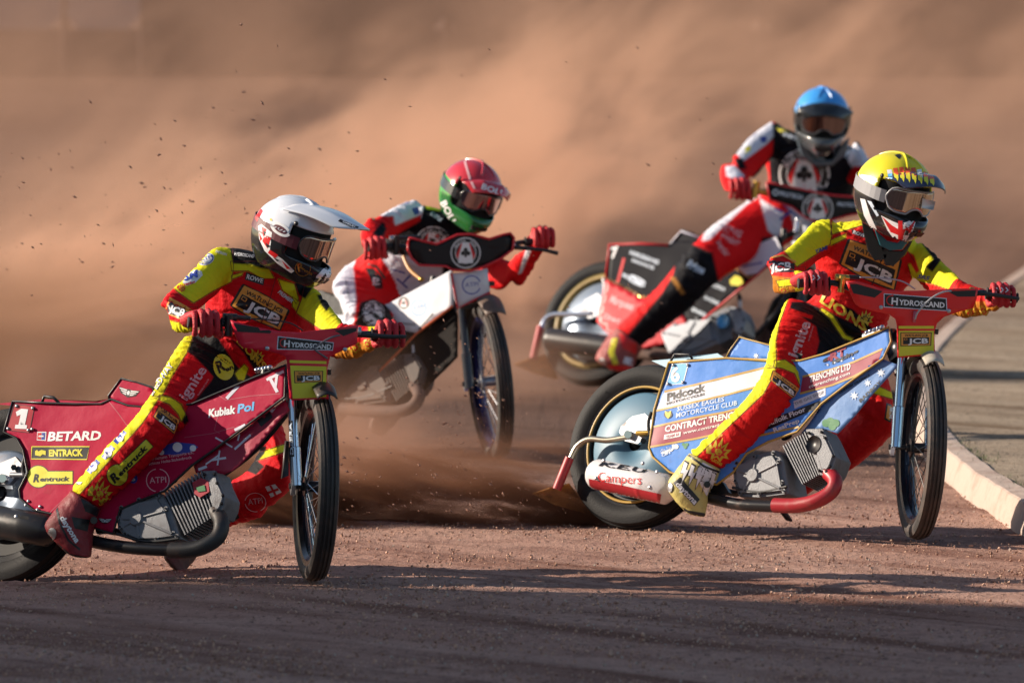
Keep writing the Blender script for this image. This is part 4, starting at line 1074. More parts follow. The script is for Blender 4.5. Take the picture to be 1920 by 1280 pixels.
# ---------------- the rider
Y0 = DY
limbs = dict(
  torso=[(1640, 412, 1705, 440, 31.72, .9), (1565, 420, 1718, 455, 31.72, .62), (1528, 452, 1724, 492, 31.74, .62), (1530, 500, 1705, 530, 31.76, .64), (1535, 545, 1672, 585, 31.78, .7), (1500, 575, 1650, 640, 31.80, .8)],
  neck=[(1645, 380, 1700, 392, 31.62, 1.0), (1640, 420, 1705, 432, 31.70, 1.0)],
  arm_a=[(1550, 412, 1592, 462, 31.72, .9), (1526, 420, 1566, 474, 31.68, .95), (1506, 438, 1540, 484, 31.62, .95), (1476, 467, 1512, 506, 31.50, .95), (1446, 482, 1480, 524, 31.40, .95)],
  fore_a=[(1438, 490, 1468, 535, 31.38, 1.0), (1446, 494, 1452, 548, 31.33, 1.0), (1478, 504, 1478, 549, 31.24, .95), (1506, 510, 1504, 545, 31.18, .95)],
  arm_b=[(1728, 455, 1690, 500, 31.72, .95), (1748, 474, 1718, 524, 31.62, .95), (1776, 500, 1752, 560, 31.50, .95), (1798, 520, 1782, 588, 31.40, .95)],
  fore_b=[(1796, 522, 1788, 592, 31.38, .95), (1836, 540, 1832, 593, 31.30, .95), (1880, 546, 1868, 580, 31.20, .95)],
  leg_a=[(1474, 563, 1604, 644, 31.75, .8), (1448, 628, 1536, 688, 31.52, .85), (1436, 684, 1507, 728, 31.36, .95), (1410, 732, 1462, 777, 31.34, .95), (1357, 793, 1408, 838, 31.38, .95), (1300, 842, 1356, 876, 31.41, .95)],
  leg_b=[(1560, 610, 1640, 660, 31.85, .9), (1600, 690, 1668, 720, 31.85, .95), (1600, 760, 1678, 790, 31.80, .95)],
  shin_b=[(1640, 735, 1674, 815, 31.80, 1.0), (1590, 782, 1602, 876, 31.86, .9), (1530, 840, 1536, 910, 31.92, .9), (1490, 890, 1496, 940, 31.95, .9)])
RED, YEL, BLA = (.66, .010, .010), (.72, .68, .016), (.006, .006, .008)
FLM = (.55, .20, .02)
paints = [RED,
  ('torso arm_a', [(1554, 398), (1560, 440), (1556, 458), (1530, 477), (1494, 500), (1470, 470), (1500, 420)], YEL),
  ('torso arm_a neck', [(1558, 440), (1560, 415), (1600, 395), (1628, 405), (1632, 418), (1586, 432)], YEL),
  ('torso arm_a neck', [(1563, 417), (1562, 400), (1580, 378), (1640, 380), (1640, 405), (1600, 402), (1563, 417)], BLA),
  ('torso arm_a', [(1557, 450), (1586, 438), (1586, 447), (1557, 461)], YEL),
  ('torso arm_b', [(1700, 440), (1735, 445), (1765, 490), (1800, 520), (1786, 545), (1747, 532), (1711, 525), (1702, 495), (1716, 492), (1700, 468)], YEL),
  ('torso arm_b', [(1722, 448), (1736, 450), (1764, 488), (1748, 510), (1736, 500), (1750, 486)], BLA),
  ('torso arm_b', [(1700, 470), (1714, 478), (1724, 508), (1718, 512), (1706, 492)], RED),
  ('fore_a', [(1438, 515), (1500, 524), (1500, 560), (1440, 560)], FLM),
  ('fore_a', [(1485, 500), (1510, 500), (1510, 550), (1490, 550), (1492, 520)], YEL),
  ('fore_a', [(1455, 526), (1496, 520), (1500, 534), (1460, 538)], YEL),
  ('fore_b', [(1780, 565), (1900, 565), (1900, 610), (1780, 610)], FLM),
  ('fore_b', [(1862, 530), (1890, 530), (1878, 570), (1866, 566)], YEL),
  ('torso leg_a', [(1478, 548), (1530, 552), (1600, 580), (1640, 620), (1640, 650), (1600, 640), (1560, 610), (1510, 585), (1480, 580)], BLA),
  ('torso leg_a', [(1514, 552), (1560, 566), (1615, 606), (1634, 630), (1620, 634), (1580, 606), (1530, 574)], RED),
  ('leg_a', None, RED),
  ('leg_a torso', [(1512, 566), (1610, 610), (1625, 640), (1600, 650), (1536, 690), (1524, 690), (1536, 640), (1530, 612), (1500, 592), (1478, 588), (1484, 566)], BLA),
  ('leg_a torso', [(1478, 588), (1500, 592), (1522, 598), (1524, 592), (1500, 584), (1482, 578)], RED),
  ('leg_a torso', [(1540, 576), (1562, 590), (1586, 628), (1600, 634), (1597, 640), (1580, 634), (1556, 598), (1538, 582)], YEL),
  ('leg_a torso', [(1462, 556), (1480, 556), (1462, 605), (1455, 640), (1456, 690), (1444, 690), (1432, 690), (1440, 620)], YEL),
  ('leg_a', [(1430, 680), (1455, 690), (1446, 712), (1432, 738), (1300, 862), (1284, 852), (1340, 790), (1412, 722)], YEL),
  ('leg_a', [(1452, 676), (1472, 674), (1505, 696), (1513, 708), (1508, 732), (1500, 724), (1490, 700), (1466, 690), (1450, 688)], YEL),
  ('leg_b shin_b', [(1630, 716), (1672, 735), (1674, 748), (1640, 738), (1620, 735)], YEL),
]
pr = tag(empty('person', (1.0, 31.7, 0)), 'racer with yellow helmet and neck brace riding the light blue motorcycle', 'person', 'racers riding the motorcycles')
bd = body('body', limbs, pr, paints, seed=1)
# prints on the suit
SEAM = mat('seam_dark', (.10, .008, .01), .7)
B = bvh_of(bd)
d = Decals(B, 4, .0008)
for ls, poly, c in paints[1:]:
    if c == YEL and poly: d.line(list(poly) + [poly[0]], 1.1, SEAM, 1)
jcb_badge(d, [(1590, 447), (1692, 487), (1678, 548), (1572, 496)], 1, hexa=True)
d.poly([(1597, 430), (1626, 440), (1628, 448), (1598, 438)], PBLK, 1); d.text('ROWE', (1599, 438), (1626, 447), 7, WHT, .032, 0, 3)
d.line([(1652, 487), (1640, 520), (1632, 540)], 1.6, PBLK, 6)
d.poly([(1442, 487), (1490, 494), (1489, 510), (1440, 511)], PBLK, 1); d.text('JCB', (1444, 510), (1483, 506), 15, WHT, .032, .15, 3)
d.line([(1440, 484), (1468, 479), (1492, 492)], 3.5, PORG, 2)
PNK = mat('print_pale_pink', (.74, .46, .46), .5)
d.text('ignite', (1495, 671), (1520, 606), 21, PNK, .03, 0, 2, (-.95, -.30))
d.text('POWERED BY IGNITE', (1517, 640), (1526, 612), 3, PNK, .0, 0, 2, (-.95, -.30))
jcb_badge(d, [(1449, 693), (1500, 728), (1490, 750), (1443, 712)], 1)
FL = [(-1, .2), (-.8, -.3), (-.55, .0), (-.5, -.75), (-.2, -.25), (-.05, -1.1), (.15, -.35), (.55, -.9), (.5, -.25), (1.0, -.45), (.75, .1), (1.05, .35), (.6, .45), (.5, .9), (.1, .6), (-.3, .95), (-.35, .5), (-.8, .65)]
def flame(cx, cy, s, ang, m1, m2, ly=1):
    """a small flaming mane emblem"""
    ca, sa = math.cos(ang), math.sin(ang)
    def t(k, pts, dx=0, dy=0): return [(cx + s * k * ((x + dx) * ca - (y + dy) * sa), cy + s * k * ((x + dx) * sa + (y + dy) * ca)) for x, y in pts]
    d.poly(t(1, FL), m1, ly); d.poly(t(.62, FL, .1, .1), m2, ly + 1)
    d.poly(t(1, [(-.25, .0), (.1, -.15), (.38, .02), (.3, .3), (.0, .42), (-.2, .25)]), m1, ly + 2); d.poly(t(1, [(-.1, .05), (.0, .0), (.02, .12)]), m2, ly + 3); d.poly(t(1, [(.05, .25), (.28, .12), (.2, .32)]), m2, ly + 3)
FY = mat('print_flame_yellow', (.66, .48, .03), .5)
flame(1347, 843, 23, .4, FY, PRED); d.text('LIONS', (1334, 862), (1352, 872), 5, FY, .032, 0, 4); d.text('IPSWICH', (1345, 824), (1356, 816), 4, FY, .032, 0, 4)
d.text('LIONS', (1537, 566), (1622, 622), 19, FY, .032, 0, 4, (.45, -.9)); flame(1622, 596, 15, .2, FY, PBLK, 2)
flame(1820, 585, 11, .2, FY, PRED, 1); flame(1845, 582, 11, 1.2, FY, PRED, 1); flame(1470, 543, 9, .5, FY, PRED, 1)
d.text('YAMI', (1530, 475), (1553, 466), 7, PBLU, .032, .3, 2); d.text('PREMIER', (1560, 412), (1612, 392), 4.5, WHT, .03, 0, 3)
d.text('SRS', (1720, 521), (1744, 525), 7, PBLU, .032, .3, 2); d.text('K', (1345, 797), (1352, 790), 6, PBLU, .032, 0, 2)
d.poly([(1662, 755), (1674, 760), (1670, 792), (1658, 786)], PBLK, 1); d.poly([(1664, 759), (1672, 763), (1668, 788), (1661, 783)], PORG, 2); d.text('JCB', (1671, 786), (1673, 764), 5, WHT, .032, 0, 3, (-1, -.2))
d.build('suit_lettering', bd)
# head
LENS = mat('goggle_mirror', (.55, .42, .34), .06, metal=1.0); GFR = mat('goggle_frame_grey', (.34, .34, .36), .3)
HYE = mat('helmet_yellow', (.70, .62, .02), .35, bump=.1, bscale=18); HWH = mat('helmet_white', (.76, .79, .86), .22, coat=.5); HBK = mat('helmet_black', (.014, .016, .019), .2, coat=.6)
DK = mat('foam_black', (.008, .008, .009), .9)
pkm = mat('peak_navy', (.02, .03, .07), .25, coat=.4)
HC = P(1677, 360, 31.36)
hm, X = helmet(pr, HC, basis(33, 14, 7), 1.16, None, LENS, HYE, HBK, HBK, GFR, mat('strap_grey', (.24, .24, .26), .5), pkm, DK, peak_len=.105, peak_up=-.022, cap_line=.012, peak_z=.100, peak_y=.060, peak_w=.108)
B2 = bvh_of(hm, *[c for c in hm.children if c.name.startswith('helmet_peak')])
d = Decals(B2, 6, .0004)
d.text('RISK', (1697, 295), (1734, 301), 10, PBLK, .032, .3, 2); d.poly([(1677, 291), (1694, 287), (1686, 299)], PBLK, 2)
def petal(x, y0, y1, w, lean, m, ly): d.poly([(x, y0), (x + w, y0 - 1), (x + w + lean, (y0 + y1) / 2), (x + w * .7 + lean * 1.5, y1), (x + w * .4 + lean, (y0 + y1) / 2 + 2), (x + lean * .8, (y0 + y1) / 2)], m, ly)
ORR = mat('print_orange_red', (.75, .10, .03), .4)
for i in range(8):
    x = 1663 + i * 11.2; t = i / 7; ya = 336 - 27 * math.sin(math.pi * (.22 + .56 * t)) + 10 * t; yb = 337 + 10 * t
    petal(x, ya, yb, 8.6, 2.4, WHT if i in (0, 5) else ORR, 1); petal(x + 1.5, ya + (yb - ya) * .42, yb + 2, 7.5, 1.6, PYEL if i else PSKY, 2)
d.poly([(1652, 404), (1672, 414), (1686, 420), (1700, 416), (1719, 408), (1712, 432), (1697, 453), (1680, 453), (1664, 432)], WHT, 1)
d.poly([(1684, 414), (1692, 414), (1694, 453), (1684, 453)], PRED, 2); d.poly([(1654, 406), (1672, 422), (1688, 432), (1704, 426), (1718, 410), (1707, 436), (1690, 443), (1670, 435)], PRED, 2)
d.poly([(1613, 372), (1622, 374), (1632, 404), (1644, 430), (1634, 430), (1620, 404)], WHT, 1); d.poly([(1626, 376), (1634, 378), (1648, 404), (1644, 406)], LWH, 1)
d.poly([(1611, 326), (1632, 330), (1650, 338), (1648, 344), (1626, 338), (1610, 340)], WHT, 1)
d.build('helmet_graphic', hm)
# clear tear-off tab beside the goggles
mesh('tear_off_tab', *g_prism([P(1730, 372, 31.22), P(1754, 378, 31.24), P(1750, 394, 31.24), P(1728, 390, 31.22)], Vector((0, .002, 0))), mat('clear_film', (.6, .62, .64), .15, spec=.8), hm)
# neck brace
TEAL = mat('brace_teal', (.02, .13, .17), .3, coat=.4)
k = MB()
for pts, m in (([(1612, 388), (1628, 400), (1640, 440), (1652, 462), (1668, 470), (1662, 486), (1640, 489), (1627, 470), (1618, 430)], HBK), ([(1720, 420), (1706, 452), (1692, 470), (1664, 470), (1648, 455), (1660, 498), (1676, 498), (1698, 478), (1716, 442)], HBK), ([(1640, 430), (1650, 460), (1668, 470), (1692, 468), (1706, 448), (1714, 424), (1700, 440), (1684, 456), (1664, 452)], TEAL)):
    ring = [P(x, y, 31.52 if m is HBK else 31.48) for x, y in pts]; k.add(*g_prism(ring, Vector((0, .05, 0))), m)
o = k.build('neck_brace', pr, angle=30); fix_normals(o); finish(o, bevel=.008, seg=2)
# gloves and boots
GLR = mat('glove_red', (.48, .012, .022), .6, bump=.5, bscale=120, dirt=.1)
bx = bk.af * -1
for nm, c, dirn, wr in (('glove', (1527, 533), -1, (1494, 528, 31.19)), ('glove', (1880, 556), 1, (1866, 562, 31.24))):
    wv = (bk.hf * .02)
    gl = glove(pr, nm, bk.F(c[0], c[1], .02), bx * dirn, bk.hf, Vector((0, 0, 1)), P(*wr), GLR, s=1.0)
    dg = Decals(bvh_of(gl), 5, .0004)
    cx, cy = c
    for i in range(3): dg.line([(cx - 12 + 9 * i, cy - 17), (cx - 8 + 9 * i, cy - 12), (cx - 13 + 9 * i, cy - 8)], 2.4, WHT, 1)
    dg.build('glove_print', gl)
BY = mat('boot_yellow', (.56, .48, .16), .5, dirt=.3, dscale=20, bump=.3); BBR = mat('boot_brown', (.10, .05, .04), .7, bump=.4, dirt=.4)
bt = boot('boot', [(1293, 848, 1352, 880, 31.40, .95), (1276, 870, 1343, 903, 31.40, .95), (1252, 904, 1330, 922, 31.39, .72), (1258, 928, 1327, 942, 31.37, .62), (1282, 956, 1324, 964, 31.35, .5)], pr, BY)
d = Decals(bvh_of(bt), 3.5, .0009)
d.poly([(1262, 905), (1276, 894), (1312, 936), (1302, 948)], PBLK, 2); d.text('daytona', (1266, 908), (1302, 946), 11, WHT, .03, 0, 3, (.75, -.6)); d.poly([(1318, 866), (1346, 882), (1334, 905), (1325, 930), (1314, 910), (1304, 884)], WHT, 1)
for k in range(5):
    x0, y0 = 1284 + k * 13, 862 + k * 5; q = [(x0, y0), (x0 + 8, y0 + 5), (x0 + 3, y0 + 18), (x0 + 10, y0 + 19), (x0 - 8, y0 + 48), (x0 - 3, y0 + 26), (x0 - 9, y0 + 25)]
    d.poly(q, PBLK, 1); cq = (sum(a for a, _ in q) / 7, sum(b_ for _, b_ in q) / 7); d.poly([(cq[0] + (a - cq[0]) * .72, cq[1] + (b_ - cq[1]) * .82) for a, b_ in q], WHT, 2)
d.poly(circ(1257, 914, 6, 10), PBLK, 2); d.poly(circ(1257, 914, 4, 7.5), ALU, 3)
d.poly([(1258, 932), (1272, 946), (1290, 956), (1324, 962), (1326, 978), (1284, 974), (1262, 956)], PBLK, 1)
d.line([(1290, 852), (1320, 874), (1352, 886)], 4, PBLK, 2)
d.build('boot_print', bt)
boot('boot', [(1500, 892, 1506, 938, 31.95, .9), (1470, 915, 1486, 955, 31.93, .9), (1448, 940, 1470, 972, 31.90, .8), (1468, 955, 1486, 978, 31.88, .7)], pr, BBR)
# ============================================================ bike and rider on the left (white helmet)
AY = 29.2
bk = Bike('crimson motorcycle with number 1 on its side cover, ridden by the white helmeted rider', (592, 912, AY), (16, 932, AY + .62), 17, 10, 2)
A_BIKE = bk
CRM = mat('cover_crimson', (.42, .003, .045), .5, bump=.14, bscale=22, dirt=.12, spec=.16)
fw = wheel(bk, 'front_wheel', bk.FA, bk.af, .342, .037, .060, RUBF, mat('rim_black', (.03, .03, .035), .25, metal=.9), CHR, BLKM, 40, 3)
mesh('rim_lip', *g_revolve([(.283, .024), (.292, .028), (.295, .026), (.286, .021)], bk.FA, bk.af, 90), ALU, fw)
rw = wheel(bk, 'rear_wheel', bk.RA, bk.l, .338, .052, .088, RUB, BLKM, BLKM, BLKM, 0, 4)
mesh('wheel_cover', *g_revolve([(.03, .060), (.09, .052), (.160, .044), (.170, .036), (.168, .030), (.08, .044), (.03, .052)], bk.RA, bk.l, 72), mat('disc_silver', (.22, .27, .34), .35, metal=.6, dirt=.3), rw)
CV = [(24, 752), (82, 755), (140, 757), (189, 757), (208, 748), (240, 760), (300, 766), (360, 757), (426, 729), (480, 706), (536, 684), (534, 744), (470, 792), (400, 844), (360, 872), (309, 920), (270, 935), (225, 955), (212, 1000), (160, 985), (94, 962), (62, 955), (38, 934), (36, 917), (52, 886), (43, 842), (31, 821), (7, 809)]
w = .16
cov = panel('side_cover', bk.Lp(CV, w), bk.root, CRM, .004, bk.l, .0035, .03, 11)
piping('cover_edging', bk.Lp(CV, w + .002), cov, BLK, .0045)
LW = [(362, 873), (400, 847), (470, 794), (534, 747), (541, 768), (500, 815), (462, 858), (440, 880), (420, 889), (392, 882), (366, 886)]
low = panel('belly_cover', bk.Lp(LW, w - .014), bk.root, mat('cover_crimson_belly', (.36, .006, .042), .45, bump=.35, bscale=14, dirt=.35, dscale=12), .004, bk.l, .009, .024, 15)
panel('side_cover', bk.Lp(CV, -w), bk.root, CRM, .004, bk.left, .0035, .05, 12)
sc_ = panel('seat_cowl', bk.Lp([(204, 748), (203, 741), (226, 710), (255, 716), (286, 727), (300, 766), (240, 760)], .135), bk.root, CRM, .004, bk.l, .002, .03, 13); piping('cowl_edging', bk.Lp([(204, 748), (203, 741), (226, 710), (255, 716), (286, 727), (300, 766), (240, 760)], .137), sc_, BLK, .003)
sd_ = MB(); sd_.add(*g_prism(bk.Lp([(228, 710), (286, 726), (320, 742), (320, 765), (216, 752)], .128), bk.l * -.26), MATS['seat_pad']); finish(sd_.build('seat', bk.root, angle=30), bevel=.012)
tl = MB(); tl.add(*g_prism(bk.Lp([(10, 757), (80, 750), (180, 752), (204, 749), (190, 760), (60, 762)], .10), bk.l * -.2), MATS['cover_crimson']); finish(tl.build('rear_mudguard', bk.root, angle=30), bevel=.004)
mesh('lifting_handle', *g_tube(bk.Lp([(78, 756), (83, 743), (100, 745), (110, 754)], .13), .006, 8, 1), BLK, bk.root)
d = Decals(bvh_of(cov, sc_, low), 8)
PLR = mat('number_plate_red', (.42, .02, .035), .4)
d.poly([(27, 757), (65, 762), (55, 811), (12, 806)], PLR, 1); d.line([(27, 757), (65, 762), (55, 811), (12, 806), (27, 757)], 1.4, PBLK, 2)
d.poly([(30, 772), (40, 766), (53, 767), (47, 796), (51, 797), (50, 804), (28, 803), (29, 796), (35, 796), (39, 777), (32, 780)], WHT, 3)
d.poly([(70, 809), (87, 809), (86, 826), (69, 825)], WHT, 1); d.poly([(71, 811), (78, 811), (77, 824), (70, 823)], PRED, 2); d.poly([(79, 811), (85, 811), (84, 824), (78, 824)], PBLU, 2); d.poly([(73, 816), (82, 816), (82, 819), (72, 819)], WHT, 3)
d.text('BETARD', (89, 826), (190, 824), 17, WHT, .032, .18, 2)
d.poly([(60, 837), (168, 837), (163, 861), (59, 860)], PBLK, 1); d.line([(60, 837), (168, 837), (163, 861), (59, 860), (60, 837)], 1.8, PYEL, 3); d.text('ENTRACK', (92, 855), (156, 854), 12.5, PYEL, .045, 0, 3)
d.poly([(66, 845), (70, 843), (72, 846), (78, 843), (86, 845), (86, 853), (80, 851), (76, 855), (66, 853)], PYEL, 3)
keyhole(d, (72, 893), 20, (80, 895), (136, 895), 11.5, 'Rentruck', (62, 903), (131, 902), 8.5)
wing(d, 241, 736, 19, .22, 2); wing(d, 197, 976, 12, .05, 2)
d.text('Kubiak', (391, 782), (443, 774), 15, WHT, .04, .25, 2); d.text('Pol', (445, 774), (480, 768), 16, PSKY, .032, .25, 2)
d.poly([(293, 852), (300, 838), (330, 828), (364, 832), (372, 838), (356, 848), (330, 852)], PBLU, 1)
for x, y, r in ((333, 838, 9), (362, 840, 6), (303, 848, 5)): d.poly(circ(x, y, r), WHT, 2)
d.text('Nordemann Transporte e.K.', (278, 864), (364, 850), 6, PPNK, .015, 0, 2); d.text('Schloss Holte-Stukenbrock', (279, 872), (360, 859), 5.5, PPNK, .015, 0, 2)
d.ring(296, 900, 22, 20.4, PPNK, 2, 1.0, 24, 100, 260); d.ring(296, 900, 22, 20.4, PPNK, 2, 1.0, 24, -80, 80); d.text('ATPI', (281, 906), (312, 904), 12, PPNK, .0, 0, 2)
d.poly(circ(250, 897, 8, 9), PBLU, 1); d.text('o', (246, 901), (254, 901), 7, WHT, .04, 0, 2)
SW = mat('seam_light', (.42, .06, .10), .5)
d.line([(204, 752), (222, 775), (240, 800)], 1.3, SW, 1); d.line([(94, 960), (140, 915), (200, 890)], 1.3, SW, 1); d.line([(408, 740), (424, 750), (470, 742), (525, 738)], 1.3, SW, 1); d.line([(411, 770), (402, 806), (412, 812)], 1.3, SW, 1); d.line([(345, 820), (400, 812), (440, 800)], 1.3, SW, 1)
for a, c, t in (((425, 747), (448, 722), 6), ((458, 715), (466, 705), 4), ((505, 706), (520, 735), 6), ((520, 698), (516, 728), 5), ((500, 712), (532, 696), 5), ((440, 818), (452, 806), 4), ((508, 772), (524, 752), 6), ((404, 820), (436, 838), 3), ((440, 806), (460, 796), 5), ((398, 862), (424, 858), 4), ((386, 870), (412, 852), 3), ((412, 844), (408, 872), 3), ((440, 842), (470, 815), 4), ((452, 800), (446, 826), 3), ((372, 880), (388, 874), 5)):
    d.line([a, c], t, CWHT, 2)
d.poly([(480, 786), (505, 770), (512, 782), (490, 800)], PBLK, 3)
d.build('cover_lettering', cov)
rivets([(31, 761), (61, 765), (53, 806), (15, 803), (60, 804), (53, 939), (75, 949), (48, 946), (70, 955)], w + .003, bk, 'L', cov, .006)
PL = [(432, 600), (467, 610), (523, 621), (562, 623), (619, 616), (672, 609), (669, 644), (630, 663), (619, 668), (614, 690), (613, 726), (617, 748), (547, 750), (543, 746), (538, 676), (535, 668), (523, 663), (503, 658), (456, 652), (447, 644), (440, 625)]
pw = .10
PLC = mat('plate_crimson', (.72, .010, .040), .38, coat=.25, dirt=.08)
pl = panel('front_plate', bk.Fp(PL, pw), bk.root, PLC, .005, bk.hf, .002, .05, 8)
d = Decals(bvh_of(pl), 9)
d.poly([(437, 606), (513, 618), (506, 625), (446, 622)], PBLK); d.poly([(627, 619), (669, 614), (668, 621), (644, 630)], PBLK)
d.poly([(521, 630), (626, 642), (624, 657), (519, 655)], LWH, 1); d.poly([(522.5, 631.5), (624.6, 643.3), (622.8, 655.5), (520.6, 653.6)], PBLK, 2)
d.text('H', (532, 650), (543, 650.6), 13, WHT, .032, 0, 3); d.text('YDROSCAND', (545, 650), (621, 654.5), 9, WHT, .032, 0, 3)
d.ring(533, 642.5, 8.6, 7, PRED, 3, 1.0, 20, 80, 290); d.poly(circ(535, 634.5, 1.8), PRED, 4); d.poly(circ(535, 650.5, 1.8), PRED, 4)
d.poly([(543, 675), (612, 677), (612, 682), (543, 680)], PYEL); d.poly([(544, 685), (612, 687), (612, 724), (612, 744), (549, 747)], PYEL)
jcb_badge(d, [(551, 695), (606, 695), (605, 716), (552, 718)], 2)
d.build('plate_lettering', pl); rivets([(501, 653), (647, 655)], pw + .002, bk, 'F', pl, .008)
fk = fork(bk, dict(top=(547, 748), bot=(556, 910), topw=-.02, botw=.035, wd=.062), mat('fork_chrome', (.52, .60, .72), .15, metal=.95, dirt=.1))
d = Decals(bvh_of(fk), 6); d.poly([(541, 788), (549, 788), (552, 856), (545, 856)], PBLK, 1); d.text('DEERA', (550, 852), (547, 792), 5.5, LWH, .032, 0, 2, (-1, -.04)); d.build('fork_lettering', fk)
mesh('fork_stop', *g_prism(bk.Fp([(534, 826), (540, 826), (539, 890), (526, 896), (530, 870)], .0), bk.hf * .03), BLK, fk)
mudguard(bk, bk.FA, .362, .046, 58, 150, mat('mudguard_dark', (.022, .018, .017), .45, dirt=.35), bk.uf, bk.hf, .045)
hb = handlebar(bk, (352, 604), (760, 629), [(428, 608, 0), (470, 624, .03), (570, 640, .03), (660, 628, .03), (690, 626, 0)], .02, MATS['grip_rubber'], BLKM)
k = MB(); k.add(*g_cyl(bk.F(418, 594, .03), bk.F(444, 595, .03), .014, 14), BLK); k.add(*g_cyl(bk.F(430, 590, .045), bk.F(428, 630, .045), .015, 14), BLKM); k.add(*g_cyl(bk.F(440, 594, .035), bk.F(470, 597, .035), .008, 12), BLK); k.build('throttle_housing', hb)
cable(bk, bk.Fp([(470, 597), (510, 600), (545, 606), (568, 620)], .05), hb, .0028, BLK)
mesh('clutch_lever', *g_tube([bk.F(672, 627, .06), bk.F(700, 629, .075), bk.F(730, 631, .085), bk.F(762, 631, .09)], [.011, .0095, .008, .007], 10, 4), BLK, hb)
k = MB(); k.add(*g_cyl(bk.F(670, 621, .06), bk.F(676, 622, .06), .017, 14), ALU); k.add(*g_cyl(bk.F(650, 626, .07), bk.F(670, 626, .07), .008, 10), ALU); k.build('lever_clamp', hb)
cable(bk, [bk.F(652, 626, .07), bk.F(622, 632, .12), bk.F(592, 650, .13), bk.F(591, 656, .13), bk.F(614, 672, .11)], hb, .0035, mat('cable_dark', (.12, .12, .14), .4))
k = MB()
k.add(*g_tube([bk.L(536, 700, .03), bk.L(470, 740, .05), bk.L(330, 765, .05), bk.L(80, 850, .07)], .015, 10, 4)); k.add(*g_tube([bk.L(540, 770, .02), bk.L(480, 840, .03), bk.L(400, 900, .03), bk.L(240, 1000, .03), bk.L(80, 930, .07)], .014, 10, 4))
k.add(*g_cyl(bk.L(530, 690, 0), bk.L(548, 770, 0), .028, 9)); k.build('frame', bk.root, BLKM)
k = MB(); k.add(*g_tube(bk.Lp([(498, 694), (494, 716), (478, 728), (480, 716)], .10), .017, 10, 4), BLK)
for i in range(5): k.add(*g_ball(bk.L(482 + 6 * i, 694 - 1.2 * i, .09), .011, 6), CHR)
k.build('fuel_cap', bk.root)
eng, ec = engine(bk, dict(case=[(216, 970), (223, 948), (261, 931), (302, 923), (320, 950), (336, 1004), (344, 1010), (300, 1016), (258, 1017), (232, 1005), (220, 990)], boss=(256, 972), fins=[(306, 922), (380, 880), (345, 1003), (408, 962)], head=[(380, 882), (403, 881), (409, 902), (422, 930), (419, 948), (410, 966), (402, 966)], nf=12))
d_ = MB(); d_.add(*g_prism(bk.Lp([(362, 905), (378, 896), (392, 902), (394, 922), (376, 933), (366, 926)], .158), bk.l * .006), mat('emblem_red', (.40, .02, .04), .4)); d_.add(*g_prism(bk.Lp([(368, 914), (384, 909), (386, 920), (372, 922)], .164), bk.l * .003), PGRN); d_.build('engine_emblem', eng)
k = MB()
k.add(*g_tube([bk.L(*p) for p in [(404, 958, .13), (415, 978, .15), (410, 1004, .16), (386, 1022, .17), (358, 1030, .17), (320, 1031, .17)]], .029, 16, 6), mat('pipe_black_dusty', (.03, .03, .032), .5, dirt=.5)); k.add(*g_tube([bk.L(*p) for p in [(330, 1031, .17), (260, 1028, .17), (200, 1020, .16), (165, 1012, .15), (90, 992, .15)]], .023, 14, 4), BLKM)
k.build('exhaust_pipe', bk.root)
A, B_ = bk.L(-60, 968, .15), bk.L(90, 994, .15); sl_ = mesh('silencer', *g_revolve([(.0, -.004), (.046, -.004), (.054, .006), (.060, .02), (.060, .25), (.062, .262), (.060, .274), (.060, (B_ - A).length), (.03, (B_ - A).length + .04), (0, (B_ - A).length + .04)], A, (B_ - A), 40, closed=False), mat('silencer_black', (.02, .02, .022), .35, dirt=.25), bk.root, angle=40)
rivets([(48, 986), (30, 968)], .155 + .05, bk, 'L', sl_, .008)
d = Decals(bvh_of(sl_), 8); d.poly([(31, 964), (54, 968), (54, 974), (31, 970)], DK, 1); d.build('silencer_slot', sl_)
k = MB()
k.add(*g_prism(bk.Lp([(-10, 890), (0, 872), (34, 858), (46, 872), (40, 892), (22, 910), (-6, 908)], .085), bk.l * .02), ALU); k.add(*g_cyl(bk.L(4, 896, .1), bk.L(4, 896, .125), .016, 9), CHR)
k.add(*g_cyl(bk.L(20, 890, .115), bk.L(52, 890, .115), .010, 12), ALU); k.add(*g_tube(bk.Lp([(50, 852), (44, 868), (44, 886), (54, 896)], .12), .008, 8, 3), BLK); k.add(*g_cyl(bk.L(26, 876, .11), bk.L(26, 876, .13), .012, 6), BLKM); k.build('axle_plate', bk.root)
k = MB(); k.add(*g_cyl(bk.L(176, 975, .10), bk.L(176, 975, .26), .013, 12), BLKM); k.add(*g_prism(bk.Lp([(176, 968), (205, 975), (215, 998), (186, 1002)], .12), bk.l * .02), BLKM); k.build('footrest', bk.root)
k = MB(); k.add(*g_tube([bk.L(*p) for p in [(10, 900, .10), (-30, 905, .10), (-60, 905, .10), (-85, 920, .10), (-97, 945, .10)]], .0125, 12, 6), MATS['deflector_tube']); k.add(*g_cyl(bk.L(-100, 945, .10), bk.L(-126, 1005, .10), .0185, 14), MATS['deflector_sleeve']); o = k.build('dirt_deflector', bk.root)
k = MB(); k.add(*g_prism([bk.L(-172, 1012, .12), bk.L(-140, 1002, .10), bk.L(-102, 994, .06), bk.L(-82, 1022, -.02), bk.L(-70, 1050, -.05), bk.L(-130, 1034, .06)], bk.u * .006), RUST); k.build('deflector_flap', o, smooth=False)

